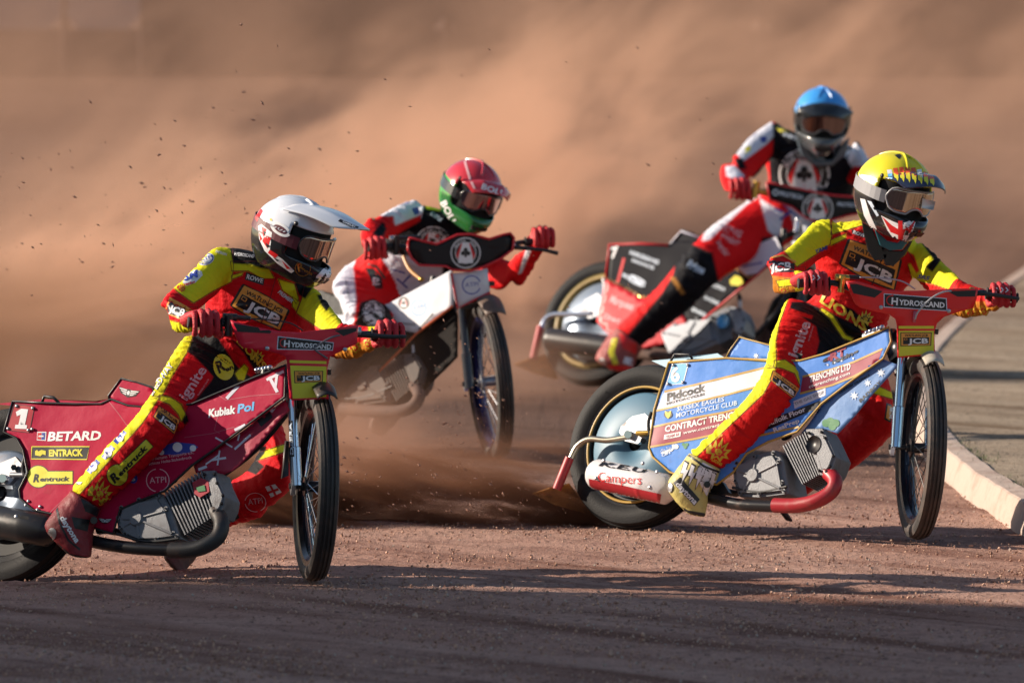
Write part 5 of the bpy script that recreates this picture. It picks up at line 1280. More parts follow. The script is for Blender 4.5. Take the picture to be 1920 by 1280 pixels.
# ---------------- the rider
limbs = dict(
  torso=[(482, 474, 530, 500, 29.74, .9), (426, 468, 572, 538, 29.74, .62), (392, 520, 570, 580, 29.76, .62), (385, 575, 574, 612, 29.78, .64), (385, 615, 550, 660, 29.82, .7), (352, 632, 480, 710, 29.86, .8)],
  neck=[(515, 465, 548, 470, 29.66, 1.0), (490, 490, 530, 506, 29.70, 1.0)],
  arm_a=[(440, 468, 462, 530, 29.74, .9), (402, 466, 432, 526, 29.70, .95), (364, 506, 405, 552, 29.62, .95), (325, 540, 370, 582, 29.52, .95), (304, 566, 345, 600, 29.42, .95)],
  fore_a=[(302, 572, 342, 592, 29.40, 1.0), (312, 562, 322, 614, 29.34, 1.0), (340, 578, 338, 622, 29.27, .95), (366, 586, 362, 622, 29.21, .95)],
  arm_b=[(575, 530, 548, 575, 29.74, .95), (600, 552, 560, 612, 29.64, .95), (630, 588, 582, 652, 29.52, .95), (648, 612, 618, 668, 29.42, .95)],
  fore_b=[(640, 606, 630, 672, 29.40, .95), (684, 612, 674, 668, 29.32, .95), (722, 612, 714, 648, 29.24, .95)],
  leg_a=[(348, 632, 470, 716, 29.80, .8), (306, 698, 396, 758, 29.56, .85), (280, 746, 348, 790, 29.37, .95), (246, 790, 310, 838, 29.34, .95), (190, 850, 248, 896, 29.37, .95), (138, 910, 190, 948, 29.41, .95)],
  leg_b=[(420, 690, 500, 730, 29.94, .9), (460, 770, 530, 800, 29.94, .95), (480, 830, 542, 860, 29.90, .95)],
  shin_b=[(502, 812, 542, 920, 29.90, 1.0), (466, 880, 484, 966, 29.95, .9), (408, 920, 416, 992, 30.0, .9), (366, 985, 376, 1030, 30.02, .9)])
RED2 = (.64, .005, .012)
paints = [RED2,
  ('torso arm_a', [(405, 452), (436, 462), (438, 500), (434, 528), (400, 545), (363, 568), (334, 548), (322, 536), (360, 490)], YEL),
  ('torso neck arm_a', [(432, 490), (480, 490), (503, 500), (514, 522), (490, 522), (466, 508), (434, 508)], YEL),
  ('torso neck arm_a', [(428, 455), (440, 455), (480, 470), (500, 490), (505, 505), (490, 503), (470, 496), (437, 494)], BLA),
  ('torso arm_a', [(434, 516), (456, 510), (454, 516), (434, 524)], YEL),
  ('torso arm_b', [(521, 522), (552, 532), (560, 560), (556, 570), (546, 556), (530, 545)], YEL),
  ('torso arm_b', [(573, 526), (590, 535), (612, 560), (640, 596), (638, 616), (602, 618), (560, 590), (556, 586), (566, 560)], YEL),
  ('torso arm_b', [(552, 530), (578, 527), (586, 540), (572, 560), (560, 552)], BLA),
  ('torso arm_b', [(594, 552), (604, 552), (620, 572), (612, 584), (602, 572)], BLA),
  ('torso arm_b', [(548, 556), (562, 566), (556, 584), (548, 574)], YEL),
  ('fore_a', [(300, 596), (360, 610), (362, 640), (300, 640)], YEL),
  ('fore_a', [(346, 575), (370, 575), (370, 630), (354, 630), (352, 600)], YEL),
  ('fore_b', [(628, 648), (740, 634), (740, 690), (628, 690)], FLM),
  ('fore_b', [(690, 606), (706, 606), (702, 630), (690, 634)], YEL),
  ('leg_a', None, RED2),
  ('leg_a torso', [(362, 618), (410, 622), (440, 640), (500, 690), (468, 720), (346, 796), (338, 784), (396, 714), (400, 706), (386, 690), (364, 668), (340, 652)], BLA),
  ('leg_a torso', [(400, 620), (420, 622), (456, 660), (480, 700), (470, 706), (448, 690), (440, 680)], RED2),
  ('leg_a torso', [(458, 682), (466, 690), (458, 714), (446, 712), (440, 700)], YEL),
  ('leg_a torso', [(340, 624), (364, 624), (350, 662), (320, 710), (304, 742), (270, 752), (296, 700)], YEL),
  ('leg_a', [(268, 745), (300, 742), (297, 748), (268, 792), (150, 926), (126, 922), (200, 830)], YEL),
  ('leg_a', [(298, 740), (320, 744), (340, 758), (348, 776), (340, 790), (334, 776), (318, 758), (298, 750)], YEL),
  ('leg_b shin_b', [(478, 850), (534, 832), (536, 846), (480, 864)], YEL),
  ('leg_b shin_b', [(450, 830), (500, 836), (496, 850), (484, 864), (496, 874), (480, 890), (456, 880)], BLA),
]
pr = tag(empty('person', (-1.0, 29.8, 0)), 'racer with white helmet and long white peak riding the crimson motorcycle', 'person', 'racers riding the motorcycles')
bd = body('body', limbs, pr, paints, seed=2)
d = Decals(bvh_of(bd), 4, .0008)
q = [(455, 531), (544, 582), (526, 622), (430, 574)]
for ls, poly, c in paints[1:]:
    if c == YEL and poly: d.line(list(poly) + [poly[0]], 1.1, SEAM, 1)
jcb_badge(d, q, 1, hexa=True)
d.poly([(462, 510), (496, 522), (494, 535), (459, 524)], PBLK, 1); d.text('ROWE', (462, 522), (492, 531), 9, WHT, .032, 0, 3)
d.line([(517, 520), (507, 556), (490, 604)], 1.2, SEAM, 7)
d.text('PREMIER', (520, 548), (546, 568), 7, LWH, .032, .2, 3)
d.text('HYDROSCAND', (440, 479), (476, 484), 6, WHT, .03, 0, 3); d.text('ADRIAN MARK', (478, 480), (500, 500), 6, LWH, .03, 0, 3); d.text('DESIGN', (404, 474), (424, 480), 5, WHT, .03, 0, 3)
d.poly(circ(386, 486, 16, 11, 24, -.35), WHT, 1); d.ring(386, 486, 14.5, 12.5, PBLU, 2, .68, 24, 0, 360, -.35); d.text('ATPI', (377, 491), (398, 483), 6, PBLU, .0, 0, 2)
d.poly([(344, 512), (360, 505), (378, 508), (380, 516), (366, 530), (350, 536), (340, 528)], WHT, 1); d.text('SM', (345, 527), (374, 519), 14, PBLU, .032, .2, 3); d.text('racing', (345, 536), (366, 531), 5, PRED, .04, .2, 3)
d.poly([(318, 557), (350, 574), (362, 583), (346, 602), (308, 586)], PORG, 1); d.poly([(318, 566), (356, 583), (344, 598), (311, 585)], PBLK, 2); d.text('JCB', (316, 584), (345, 594), 13, WHT, .032, 0, 3)
d.text('ignite', (350, 751), (388, 694), 20, PPNK, .02, 0, 2, (-.86, -.52)); d.text('POWERED BY IGNITE', (372, 742), (392, 712), 3, PPNK, .0, 0, 2, (-.86, -.52))
d.poly(circ(419, 688, 19, 25, 24, -.3), PYEL, 1); d.text('R', (410, 700), (424, 692), 22, PBLK, .032, .2, 2); d.text('en', (424, 697), (438, 691), 9, PBLK, .032, .1, 2)
jcb_badge(d, [(298, 760), (338, 787), (327, 815), (287, 781)], 1)
keyhole(d, (220, 890), 19, (226, 882), (280, 830), 9, 'Rentruck', (214, 906), (278, 840), 9.5)
flame(187, 922, 22, .4, FY, RED_ if False else PRED)
d.text('LIONS', (186, 946), (208, 938), 5, FY, .032, 0, 4); d.text('IPSWICH', (187, 903), (194, 894), 3.5, FY, .032, 0, 4)
for x, y in ((225, 819), (203, 848), (175, 874)):
    a = math.atan2(-.77, .63)
    d.poly([(x - 14 * math.cos(a) - 4, y - 14 * math.sin(a) - 3), (x + 14 * math.cos(a) - 4, y + 14 * math.sin(a) - 3), (x + 14 * math.cos(a) + 4, y + 14 * math.sin(a) + 3), (x - 14 * math.cos(a) + 4, y - 14 * math.sin(a) + 3)], PBLU, 1); d.poly(circ(x, y, 7.5, 9, 18), WHT, 2); d.text('M', (x - 3, y + 4), (x + 4, y), 6, PBLU, .032, 0, 3)
d.text('SPEEDWAY', (286, 742), (326, 684), 10, PBLU, .032, .2, 2, (-.9, -.5)); d.text('SPEEDWAY', (286, 742), (326, 684), 10, WHT, .02, .2, 3, (-.9, -.5)); wing(d, 146, 905, 8, .2, 2)
d.ring(479, 941, 20, 18.6, PPNK, 2, .9, 24, -170, 60); d.ring(479, 941, 20, 18.6, PPNK, 2, .9, 24, 80, 170); d.text('ATPI', (466, 946), (493, 942), 11, PPNK, .0, 0, 2)
d.poly([(497, 912), (516, 907), (528, 922), (508, 932)], WHT, 1); d.poly([(505, 910), (509, 909), (519, 927), (515, 929)], PRED, 2); d.poly([(502, 921), (521, 914), (523, 918), (504, 925)], PRED, 2)
d.poly([(430, 952), (440, 948), (449, 970), (438, 978)], PBLK, 1); d.text('S', (434, 972), (444, 968), 14, WHT, .032, .2, 2)
d.text('LIONS', (444, 640), (492, 694), 15, FY, .032, 0, 4, (.6, -.75)); flame(482, 668, 13, .2, FY, PBLK, 2)
flame(664, 650, 13, .2, FY, PRED, 1); flame(690, 644, 10, 1.0, FY, PRED, 1); flame(340, 540, 8, .5, PRED, FY, 3)
d.build('suit_lettering', bd)
HC = P(551, 442, 29.56)
hm, X = helmet(pr, HC, basis(58, 20, 5), 1.08, None, LENS, HWH, HBK, HBK, HBK, mat('strap_maroon', (.10, .012, .025), .5, dirt=.1), HWH, DK, peak_len=.255, peak_up=.004, cap_line=.016, peak_w=.106, peak_z=.124, peak_y=-.040)
B2 = bvh_of(hm, *[c for c in hm.children if c.name.startswith(('helmet_peak', 'goggle_strap'))])
d = Decals(B2, 6, .0004)
d.ring(568, 503, 15, 13.6, GOLD, 2, 1.0, 24); d.text('R', (560, 510), (572, 504), 15, GOLD, .032, .2, 3); d.text('entruck', (570, 508), (585, 516), 5, GOLD, .04, .1, 3)
d.poly([(484, 424), (490, 420), (510, 436), (506, 470), (530, 486), (552, 508), (546, 512), (520, 494), (496, 470), (486, 448)], WHT, 1)
for q in ([(490, 424), (500, 430), (494, 444)], [(497, 440), (508, 446), (502, 466), (492, 452)], [(506, 468), (522, 478), (516, 484), (502, 474)], [(486, 436), (492, 448), (488, 452)], [(528, 488), (545, 504), (538, 504)]): d.poly(q, PRED, 2)
for q in ([(494, 432), (499, 436), (495, 440)], [(498, 455), (508, 462), (501, 464)], [(512, 482), (524, 488), (520, 490)]): d.poly(q, PBLK, 3)
d.poly(circ(526, 430, 21, 11, 24, .55), WHT, 3); d.poly(circ(526, 430, 14, 6, 24, .55), MATS['strap_maroon'], 4)
d.poly([(478, 408), (490, 390), (493, 396), (482, 416)], PRED, 2)
d.poly([(638, 411), (673, 426), (668, 431), (634, 415)], PBLK, 3); d.text('OAKLEY', (642, 417), (666, 428), 3.5, WHT, .04, 0, 4)
for i in range(9): d.poly([(496 + 9 * i + (i % 3), 404 + 5.6 * i), (500 + 9 * i, 404 + 5.6 * i), (502 + 9 * i, 409 + 5.6 * i), (497 + 9 * i, 408 + 5.6 * i)], FY if i % 2 else WHT, 3)
d.poly([(588, 536), (593, 518), (604, 506), (618, 494), (626, 500), (616, 524), (602, 538)], HWH, 2); d.poly([(602, 520), (610, 512), (612, 518), (605, 526)], PBLK, 3)
d.build('helmet_graphic', hm)
for nm, c, dirn, wr in (('glove', (384, 609), -1, (350, 602, 29.22)), ('glove', (732, 629), 1, (712, 632, 29.27))):
    gl = glove(pr, nm, bk.F(c[0], c[1], .02), (bk.af * -1) * dirn, bk.hf, Vector((0, 0, 1)), P(*wr), GLR, s=1.06)
BRD = mat('boot_red', (.26, .018, .026), .55, bump=.3, dirt=.45, dscale=18)
bt = boot('boot', [(133, 918, 190, 955, 29.40, .95), (112, 944, 180, 976, 29.40, .95), (84, 984, 176, 1000, 29.39, .75), (98, 1010, 174, 1018, 29.37, .65), (122, 1034, 172, 1040, 29.35, .5)], pr, BRD)
d = Decals(bvh_of(bt), 3.5, .0009)
d.text('daytona', (112, 970), (142, 1018), 11, WHT, .04, 0, 2, (.86, -.45)); d.poly([(134, 968), (168, 974), (164, 996), (140, 990)], PBLK, 1); d.poly([(150, 930), (188, 950), (182, 968), (160, 958)], PBLK, 1); d.line([(106, 950), (112, 980), (128, 1012), (150, 1030)], 4, PBLK, 1); d.line([(104, 1018), (130, 1040), (168, 1048)], 6, PBLK, 1); d.poly(circ(98, 1000, 8, 11), ALU, 2)
d.build('boot_print', bt)
boot('boot', [(372, 978, 380, 1030, 30.02, .9), (334, 1018, 360, 1056, 29.98, .9), (306, 1040, 346, 1074, 29.92, .9), (318, 1060, 350, 1080, 29.90, .8)], pr, BBR)
PDU = mat('pipe_dusty', (.10, .06, .05), .8, dirt=.6); EDU = mat('cast_dusty', (.12, .10, .09), .8, dirt=.6)
# ============================================================ middle bike and rider (red and green helmet)
BYd = 35.9
bk = Bike('motorcycle with pearl white cover and bean shaped black plate under the red helmeted rider', (919, 715, BYd), (560, 708, BYd + .62), 20, 12, -5)
BWH = mat('cover_pearl_white', (.62, .64, .70), .35, coat=.3, dirt=.06); BDK = mat('cover_dark', (.014, .011, .010), .7, spec=.1)
fw = wheel(bk, 'front_wheel', bk.FA, bk.af, .346, .037, .060, RUBF, mat('rim_blue', (.03, .04, .16), .3, metal=.8), ALU, ALU, 36, 3, 80)
rw = wheel(bk, 'rear_wheel', bk.RA, bk.l, .335, .052, .088, RUB, BLKM, BLKM, BLKM, 0, 4, 80)
mesh('wheel_cover', *g_revolve([(.03, .060), (.12, .052), (.225, .040), (.238, .030), (.236, .026), (.10, .044), (.03, .052)], bk.RA, bk.l, 60), BDK, rw)
w = .15
CVu = [(560, 590), (640, 590), (700, 576), (729, 569), (780, 541), (846, 506), (850, 540), (849, 572), (780, 624), (742, 618), (690, 600), (600, 640), (540, 640)]
cov = panel('side_cover', bk.Lp(CVu, w), bk.root, BWH, .004, bk.l, .003, .04, 21)
CVl = [(540, 640), (600, 640), (690, 600), (742, 618), (780, 624), (740, 665), (690, 716), (640, 730), (560, 720)]
cl_ = panel('lower_cover', bk.Lp(CVl, w - .002), bk.root, BDK, .004, bk.l, .003, .04, 22)
bl = panel('belly_cover', bk.Lp([(780, 624), (849, 574), (858, 590), (857, 668), (788, 736), (750, 712), (740, 668)], w - .03), bk.root, BDK, .004, bk.l, .006, .04, 23)
panel('side_cover', bk.Lp(CVu, -w), bk.root, BWH, .004, bk.left, .003, .06, 24)
piping('cover_edging', bk.Lp([(849, 574), (780, 626), (740, 667), (690, 718)], w + .002), cov, mat('edging_orange', (.62, .12, .03), .4), .006, False)
d = Decals(bvh_of(cov, cl_), 9)
club_badge(d, 757, 568, 12, 1, .9, False); d.ring(785, 577, 15, 13.4, PSKY, 1); d.text('ATPI', (775, 581), (796, 577), 7, PSKY, 0, 0, 1)
d.text('orix', (662, 697), (690, 686), 13, WHT, .02, 0, 1); d.text('CAR CARE', (680, 668), (712, 652), 8, WHT, .02, 0, 1); d.poly([(730, 602), (778, 606), (780, 611), (730, 607)], mat('print_mid_grey', (.3, .3, .32), .5), 1)
d.line([(785, 618), (812, 588)], 3, PBLK, 1)
d.build('cover_lettering', cov)
PL = [(765, 456), (768, 446), (782, 449), (819, 458), (840, 448), (858, 440), (884, 439), (917, 448), (942, 440), (957, 437), (964, 446), (961, 468), (940, 484), (909, 499), (880, 508), (848, 506), (837, 499), (786, 497), (772, 484), (765, 470)]
pw = .10
pl = panel('front_plate', bk.Fp(PL, pw), bk.root, mat('plate_black', (.006, .006, .010), .4, spec=.3), .005, bk.hf, .002, .06, 25)
PRD = mat('edging_red', (.60, .02, .03), .4); piping('plate_edging', bk.Fp(PL, pw + .002), pl, PRD, .006)
nk = panel('neck_plate', bk.Fp([(846, 512), (876, 510), (914, 503), (919, 548), (890, 562), (858, 578), (852, 560)], pw - .01), bk.root, BWH, .005, bk.hf, .002, .06, 26)
piping('plate_edging', bk.Fp([(846, 512), (858, 578), (890, 562), (919, 548)], pw - .008), nk, PRD, .005, False)
d = Decals(bvh_of(pl, nk), 9); club_badge(d, 873, 474, 29, 1, .97); d.ring(884, 534, 18, 15.8, PBLU, 1, 1, 24, 20, 340); d.text('ATPI', (872, 538), (897, 536), 8, PBLU, .0, 0, 1); d.poly([(852, 507), (916, 500), (914, 503), (852, 511)], GOLD, 1); d.build('plate_lettering', pl)
fork(bk, dict(top=(866, 580), bot=(880, 728), topw=-.02, botw=.035, wd=.07), mat('fork_dark', (.05, .055, .07), .3, metal=.5, dirt=.15))
mudguard(bk, bk.FA, .368, .058, 50, 150, mat('mudguard_brown', (.12, .08, .06), .5, dirt=.4), bk.uf, bk.hf, .05)
hb = handlebar(bk, (690, 464), (1036, 452), [(735, 462, 0), (775, 466, .02), (873, 478, .02), (960, 458, .02), (985, 454, 0)], .02, MATS['grip_rubber'], BLKM)
k = MB(); k.add(*g_cyl(bk.F(731, 448, .03), bk.F(742, 447, .03), .014, 12), ALU); k.add(*g_cyl(bk.F(742, 447, .03), bk.F(790, 444, .03), .009, 12), BLK); k.add(*g_cyl(bk.F(744, 442, .04), bk.F(742, 478, .04), .015, 12), BLKM); k.build('throttle_housing', hb)
mesh('clutch_lever', *g_tube([bk.F(960, 463, .06), bk.F(990, 466, .08), bk.F(1020, 469, .09), bk.F(1046, 475, .095)], [.012, .009, .008, .010], 10, 4), BLK, hb)
k = MB(); k.add(*g_cyl(bk.F(960, 456, .06), bk.F(966, 466, .06), .012, 12), ALU); k.add(*g_cyl(bk.F(945, 462, .07), bk.F(962, 461, .07), .008, 10), ALU); k.build('lever_clamp', hb)
k = MB(); k.add(*g_tube([bk.L(850, 520, .03), bk.L(760, 580, .05), bk.L(600, 690, .06)], .016, 10, 4), BLKM); k.add(*g_tube([bk.L(856, 560, .02), bk.L(820, 690, .03), bk.L(740, 760, .03), bk.L(600, 740, .06)], .014, 10, 4), BLKM); k.build('frame', bk.root)
k = MB(); k.add(*g_tube(bk.Lp([(814, 520), (810, 540), (804, 552)], .09), .018, 10, 4), BLK); k.add(*g_tube(bk.Lp([(756, 480), (768, 505), (790, 524)], .1), .008, 8, 4), mat('hose_orange', (.55, .25, .04), .4)); k.add(*g_ball(bk.L(790, 524, .1), .012, 6), GOLD); k.build('fuel_cap', bk.root)
sd_ = MB(); sd_.add(*g_prism(bk.Lp([(560, 560), (600, 548), (650, 560), (690, 580), (690, 600), (560, 598)], .12), bk.l * -.24), MATS['seat_pad']); finish(sd_.build('seat', bk.root, angle=30), bevel=.012)
engine(bk, dict(case=[(640, 700), (680, 686), (716, 684), (736, 720), (730, 752), (670, 760), (640, 740)], boss=(680, 722), fins=[(712, 690), (752, 664), (742, 752), (776, 724)], head=[(752, 664), (776, 662), (792, 690), (786, 715), (774, 730)], nf=9), cm=EDU)
k = MB(); k.add(*g_tube([bk.L(*p) for p in [(776, 722, .13), (786, 742, .15), (770, 764, .16), (730, 772, .17), (640, 766, .17)]], .028, 14, 5), PDU); k.build('exhaust_pipe', bk.root)
A, B_ = bk.L(470, 740, .15), bk.L(600, 758, .15); mesh('silencer', *g_revolve([(0, -.004), (.054, .006), (.060, .02), (.060, (B_ - A).length), (.02, (B_ - A).length + .04), (0, (B_ - A).length + .04)], A, (B_ - A), 32, closed=False), PDU, bk.root, angle=40)

SRED, SWH, SBK = (.70, .007, .010), (.74, .75, .84), (.005, .005, .009)
limbs = dict(
  torso=[(840, 402, 884, 432, 36.30, .9), (768, 384, 884, 446, 36.32, .62), (735, 428, 866, 488, 36.38, .64), (694, 468, 826, 536, 36.46, .7), (648, 500, 776, 590, 36.52, .8)],
  neck=[(850, 396, 890, 412, 36.22, 1.0), (840, 410, 884, 432, 36.28, 1.0)],
  arm_a=[(776, 374, 800, 428, 36.32, .9), (740, 388, 764, 434, 36.24, .95), (706, 410, 732, 450, 36.10, .95)],
  fore_a=[(690, 410, 728, 432, 36.08, 1.0), (676, 440, 724, 446, 35.98, 1.0), (680, 462, 722, 464, 35.86, .95)],
  arm_b=[(884, 436, 862, 480, 36.28, .95), (928, 478, 900, 532, 36.2, .95), (968, 492, 938, 544, 36.10, .95)],
  fore_b=[(950, 500, 978, 536, 36.08, 1.0), (962, 484, 996, 508, 36.02, .95), (996, 458, 1020, 470, 35.90, .95)],
  leg_a=[(648, 498, 772, 556, 36.5, .85), (626, 530, 744, 580, 36.30, .9), (640, 575, 736, 596, 36.12, .95), (646, 602, 722, 640, 36.10, .95), (612, 690, 672, 716, 36.16, .9), (586, 755, 634, 768, 36.2, .9)],
  leg_b=[(720, 550, 790, 600, 36.66, .9), (770, 620, 830, 650, 36.70, .9), (780, 670, 830, 690, 36.70, .9), (730, 745, 770, 770, 36.72, .9)])
paints = [SBK,
  ('arm_a torso', [(712, 404), (742, 384), (786, 364), (794, 390), (790, 408), (748, 430), (736, 420)], SWH),
  ('arm_a torso', [(738, 424), (790, 402), (788, 414), (744, 440)], SRED), ('arm_a', [(700, 405), (738, 405), (744, 450), (700, 460)], SRED),
  ('torso neck', [(790, 370), (822, 384), (826, 396), (800, 392)], YEL),
  ('fore_a', None, SRED), ('fore_a', [(700, 436), (716, 416), (728, 424), (716, 446), (704, 452)], SBK),
  ('arm_b fore_b', None, SRED), ('fore_b', [(986, 468), (996, 470), (978, 512), (972, 514)], SWH),
  ('torso', [(700, 470), (830, 490), (830, 620), (640, 620), (640, 500)], SWH),
  ('torso', [(786, 448), (840, 446), (836, 458), (800, 460)], SWH),
  ('leg_a', None, SRED), ('leg_a', [(620, 470), (676, 466), (662, 500), (668, 560), (664, 600), (648, 640), (600, 640), (616, 540)], SWH),
  ('leg_a', [(676, 566), (700, 560), (730, 575), (740, 610), (720, 645), (664, 640), (668, 600)], SBK),
  ('leg_a', [(600, 630), (730, 640), (640, 780), (560, 780)], SBK),
]
pr = tag(empty('person', (-1.2, 36.3, 0)), 'racer with red and green helmet and white sleeved suit sliding behind the white helmeted rider', 'person', 'racers riding the motorcycles')
bd = body('body', limbs, pr, paints, voxel=.007, seed=3)
d = Decals(bvh_of(bd), 9, .0005)
club_badge(d, 812, 458, 34, 1, 1.0); d.poly(circ(700, 588, 21, 24), WHT, 1); d.ring(700, 588, 20, 18, PBLK, 2, 1.1); d.line([(684, 576), (716, 602)], 8, PBLK, 2); d.line([(700, 570), (700, 584)], 5, PBLK, 2)
d.text('Astley', (646, 524), (652, 560), 7, PBLK, .0, .1, 1); d.poly([(686, 503), (700, 504), (716, 520), (718, 540), (706, 544), (696, 526)], PBLK, 1); d.text('B', (698, 534), (714, 534), 14, WHT, .04, 0, 2)
d.poly([(772, 391), (784, 388), (786, 400), (776, 404)], PBLU, 1); d.line([(746, 384), (776, 376)], 4, PBLU, 1); d.text('CASTLE', (806, 402), (826, 416), 7, LWH, .03, 0, 2)
d.line([(690, 495), (706, 500), (722, 522)], 4, PBLK, 1)
for a, c in (((735, 505), (760, 512)), ((744, 522), (764, 540)), ((756, 530), (770, 515))): d.line([a, c], 3, PBLU, 1)
d.build('suit_lettering', bd)
HRD = mat('helmet_red', (.55, .03, .045), .25, coat=.6); HGR = mat('helmet_green', (.03, .34, .05), .25, coat=.6); HGD = mat('helmet_dark_green', (.01, .14, .03), .25, coat=.6)
hm, X = helmet(pr, P(884, 360, 36.12), basis(30, 20, 13), 1.09, None, mat('goggle_smoke', (.30, .22, .24), .08, metal=1.0), HRD, HGR, HGD, HBK, HBK, HRD, DK, peak_len=.075, peak_up=-.030, cap_line=.028, peak_w=.110, peak_z=.098, peak_y=.072)
d = Decals(bvh_of(hm, *[c for c in hm.children if c.name.startswith('helmet_peak')]), 6, .0005)
d.line([(869, 293), (874, 312), (882, 338), (890, 354)], 4, PPNK, 3); d.text('BOLL', (902, 354), (944, 369), 11, WHT, .032, 0, 3); d.text('BOLL', (826, 380), (848, 424), 12, WHT, .032, 0, 3); d.build('helmet_graphic', hm)
GLB = mat('glove_bright_red', (.56, .014, .02), .6, bump=.4, bscale=100)
for c, dirn, wr in (((700, 468), -1, (694, 462, 35.90)), ((1018, 448), 1, (1006, 462, 35.92))):
    glove(pr, 'glove', bk.F(c[0], c[1], .02), (bk.af * -1) * dirn, bk.hf, Vector((0, 0, 1)), P(*wr), GLB, s=1.06)
boot('boot', [(582, 748, 640, 768, 36.2, .95), (560, 785, 620, 800, 36.2, .9), (560, 812, 604, 824, 36.18, .7)], pr, BBR)
boot('boot', [(722, 736, 772, 760, 36.72, .9), (700, 775, 740, 796, 36.70, .9), (690, 800, 722, 815, 36.68, .7)], pr, BBR)

# ============================================================ far bike and rider (blue helmet)
CYd = 40.3
bk = Bike('motorcycle with black and red covers partly hidden behind the yellow helmeted rider', (1530, 612, CYd), (1128, 607, CYd + .70), 24, 6, 4)
BLC = mat('cover_black', (.006, .006, .011), .5, spec=.1); RDC = mat('cover_red', (.58, .02, .03), .4); TAN = mat('trim_tan', (.50, .26, .08), .4)
wheel(bk, 'front_wheel', bk.FA, bk.af, .346, .037, .060, RUBF, BLKM, BLKM, BLKM, 36, 3, 80)
rw = wheel(bk, 'rear_wheel', bk.RA, bk.l, .338, .052, .085, RUB, mat('rim_gold', (.45, .34, .12), .3, metal=.9), BLKM, BLKM, 0, 4, 80)
mesh('wheel_cover', *g_revolve([(.03, .060), (.12, .052), (.205, .042), (.215, .030), (.21, .026), (.10, .044), (.03, .052)], bk.RA, bk.l, 60), mat('disc_grey_blue', (.30, .36, .44), .3, metal=.5), rw)
mesh('rim_lip', *g_revolve([(.228, .040), (.246, .046), (.250, .042), (.232, .034)], bk.RA, bk.l, 60), mat('rim_tan', (.42, .30, .12), .4), rw)
w = .15
CVb = [(1143, 459), (1200, 458), (1252, 459), (1262, 452), (1320, 452), (1460, 443), (1470, 470), (1400, 530), (1320, 598), (1290, 606), (1260, 560), (1202, 556), (1136, 520)]
cov = panel('side_cover', bk.Lp(CVb, w), bk.root, BLC, .004, bk.l, .003, .05, 31)
piping('cover_edging', bk.Lp([(1136, 520), (1143, 459), (1200, 457), (1252, 459)], w + .002), cov, PRD, .007, False)
piping('cover_edging', bk.Lp([(1315, 602), (1400, 532), (1470, 472)], w + .002), cov, PRD, .007, False)
CVr = [(1136, 522), (1202, 558), (1260, 562), (1292, 606), (1262, 640), (1200, 654), (1143, 632), (1118, 602)]
cr = panel('lower_cover', bk.Lp(CVr, w - .002), bk.root, RDC, .004, bk.l, .003, .05, 32)
panel('side_cover', bk.Lp(CVb, -w), bk.root, BLC, .004, bk.left, .003, .08, 33)
sc_ = panel('seat_cowl', bk.Lp([(1256, 458), (1277, 434), (1300, 436), (1318, 448), (1320, 470), (1262, 468)], .12), bk.root, BLC, .004, bk.l, .002, .05, 34); piping('cowl_edging', bk.Lp([(1256, 458), (1277, 434), (1318, 448)], .123), sc_, CWHT, .006, False)
sd_ = MB(); sd_.add(*g_prism(bk.Lp([(1280, 434), (1320, 446), (1380, 460), (1380, 476), (1268, 468)], .115), bk.l * -.23), MATS['seat_pad']); finish(sd_.build('seat', bk.root, angle=30), bevel=.012)
d = Decals(bvh_of(cov, cr), 9)
d.poly([(1374, 496), (1390, 470), (1455, 444), (1466, 470), (1420, 512), (1400, 516)], CWHT, 1); d.line([(1374, 500), (1404, 520), (1430, 512)], 3, TAN, 2); d.poly(circ(1412, 472, 7, 10), PRED, 2); d.line([(1392, 500), (1430, 492)], 3, PBLU, 2)
d.poly([(1368, 526), (1378, 516), (1392, 520), (1396, 530), (1384, 536), (1370, 534)], PYEL, 2)
d.text('7', (1146, 484), (1164, 480), 20, WHT, .032, .2, 2); d.line([(1170, 484), (1158, 530)], 5, PRED, 2); d.line([(1136, 521), (1202, 556), (1258, 562)], 4, TAN, 2)
for i, (x0, y0, x1, y1, t, h) in enumerate(((1180, 476, 1234, 496, 'HARGREAVES', 8), (1184, 490, 1226, 506, 'DRINKWATER', 6), (1176, 524, 1206, 540, 'S', 14), (1166, 518, 1208, 538, 'MARQUEES', 8), (1332, 536, 1358, 546, 'PROTECH', 7), (1320, 560, 1346, 572, 'RACING', 7), (1296, 582, 1322, 594, 'SPARES', 7))): d.text(t, (x0, y0), (x1, y1), h, LWH, .03, 0, 2)
d.text('Marquees', (1142, 566), (1186, 582), 15, PPNK, .03, .2, 2); d.text('Direct', (1130, 596), (1162, 606), 10, PPNK, .03, .2, 2); d.line([(1116, 604), (1143, 632), (1150, 636)], 5, CWHT, 2)
d.build('cover_lettering', cov)
PL = [(1437, 342), (1460, 346), (1522, 359), (1560, 366), (1612, 370), (1640, 366), (1636, 396), (1590, 404), (1562, 412), (1540, 420), (1510, 408), (1485, 388), (1444, 374)]
pw = .10
pl = panel('front_plate', bk.Fp(PL, pw), bk.root, MATS['plate_black'], .005, bk.hf, .002, .08, 35); piping('plate_edging', bk.Fp(PL, pw + .002), pl, PRD, .006)
d = Decals(bvh_of(pl), 9); club_badge(d, 1533, 391, 29, 1, 1.0); d.text('PROTECH', (1461, 366), (1504, 374), 8, LWH, .03, 0, 2); d.poly(circ(1454, 361, 6), LWH, 2); d.poly(circ(1454, 361, 3.4), PBLK, 3); d.text('PROTECH', (1570, 386), (1606, 388), 7, LWH, .03, 0, 2); d.build('plate_lettering', pl)
panel('neck_plate', bk.Fp([(1505, 415), (1560, 416), (1556, 500), (1512, 500)], pw - .02), bk.root, BWH, .005, bk.hf, .002, .08, 36)
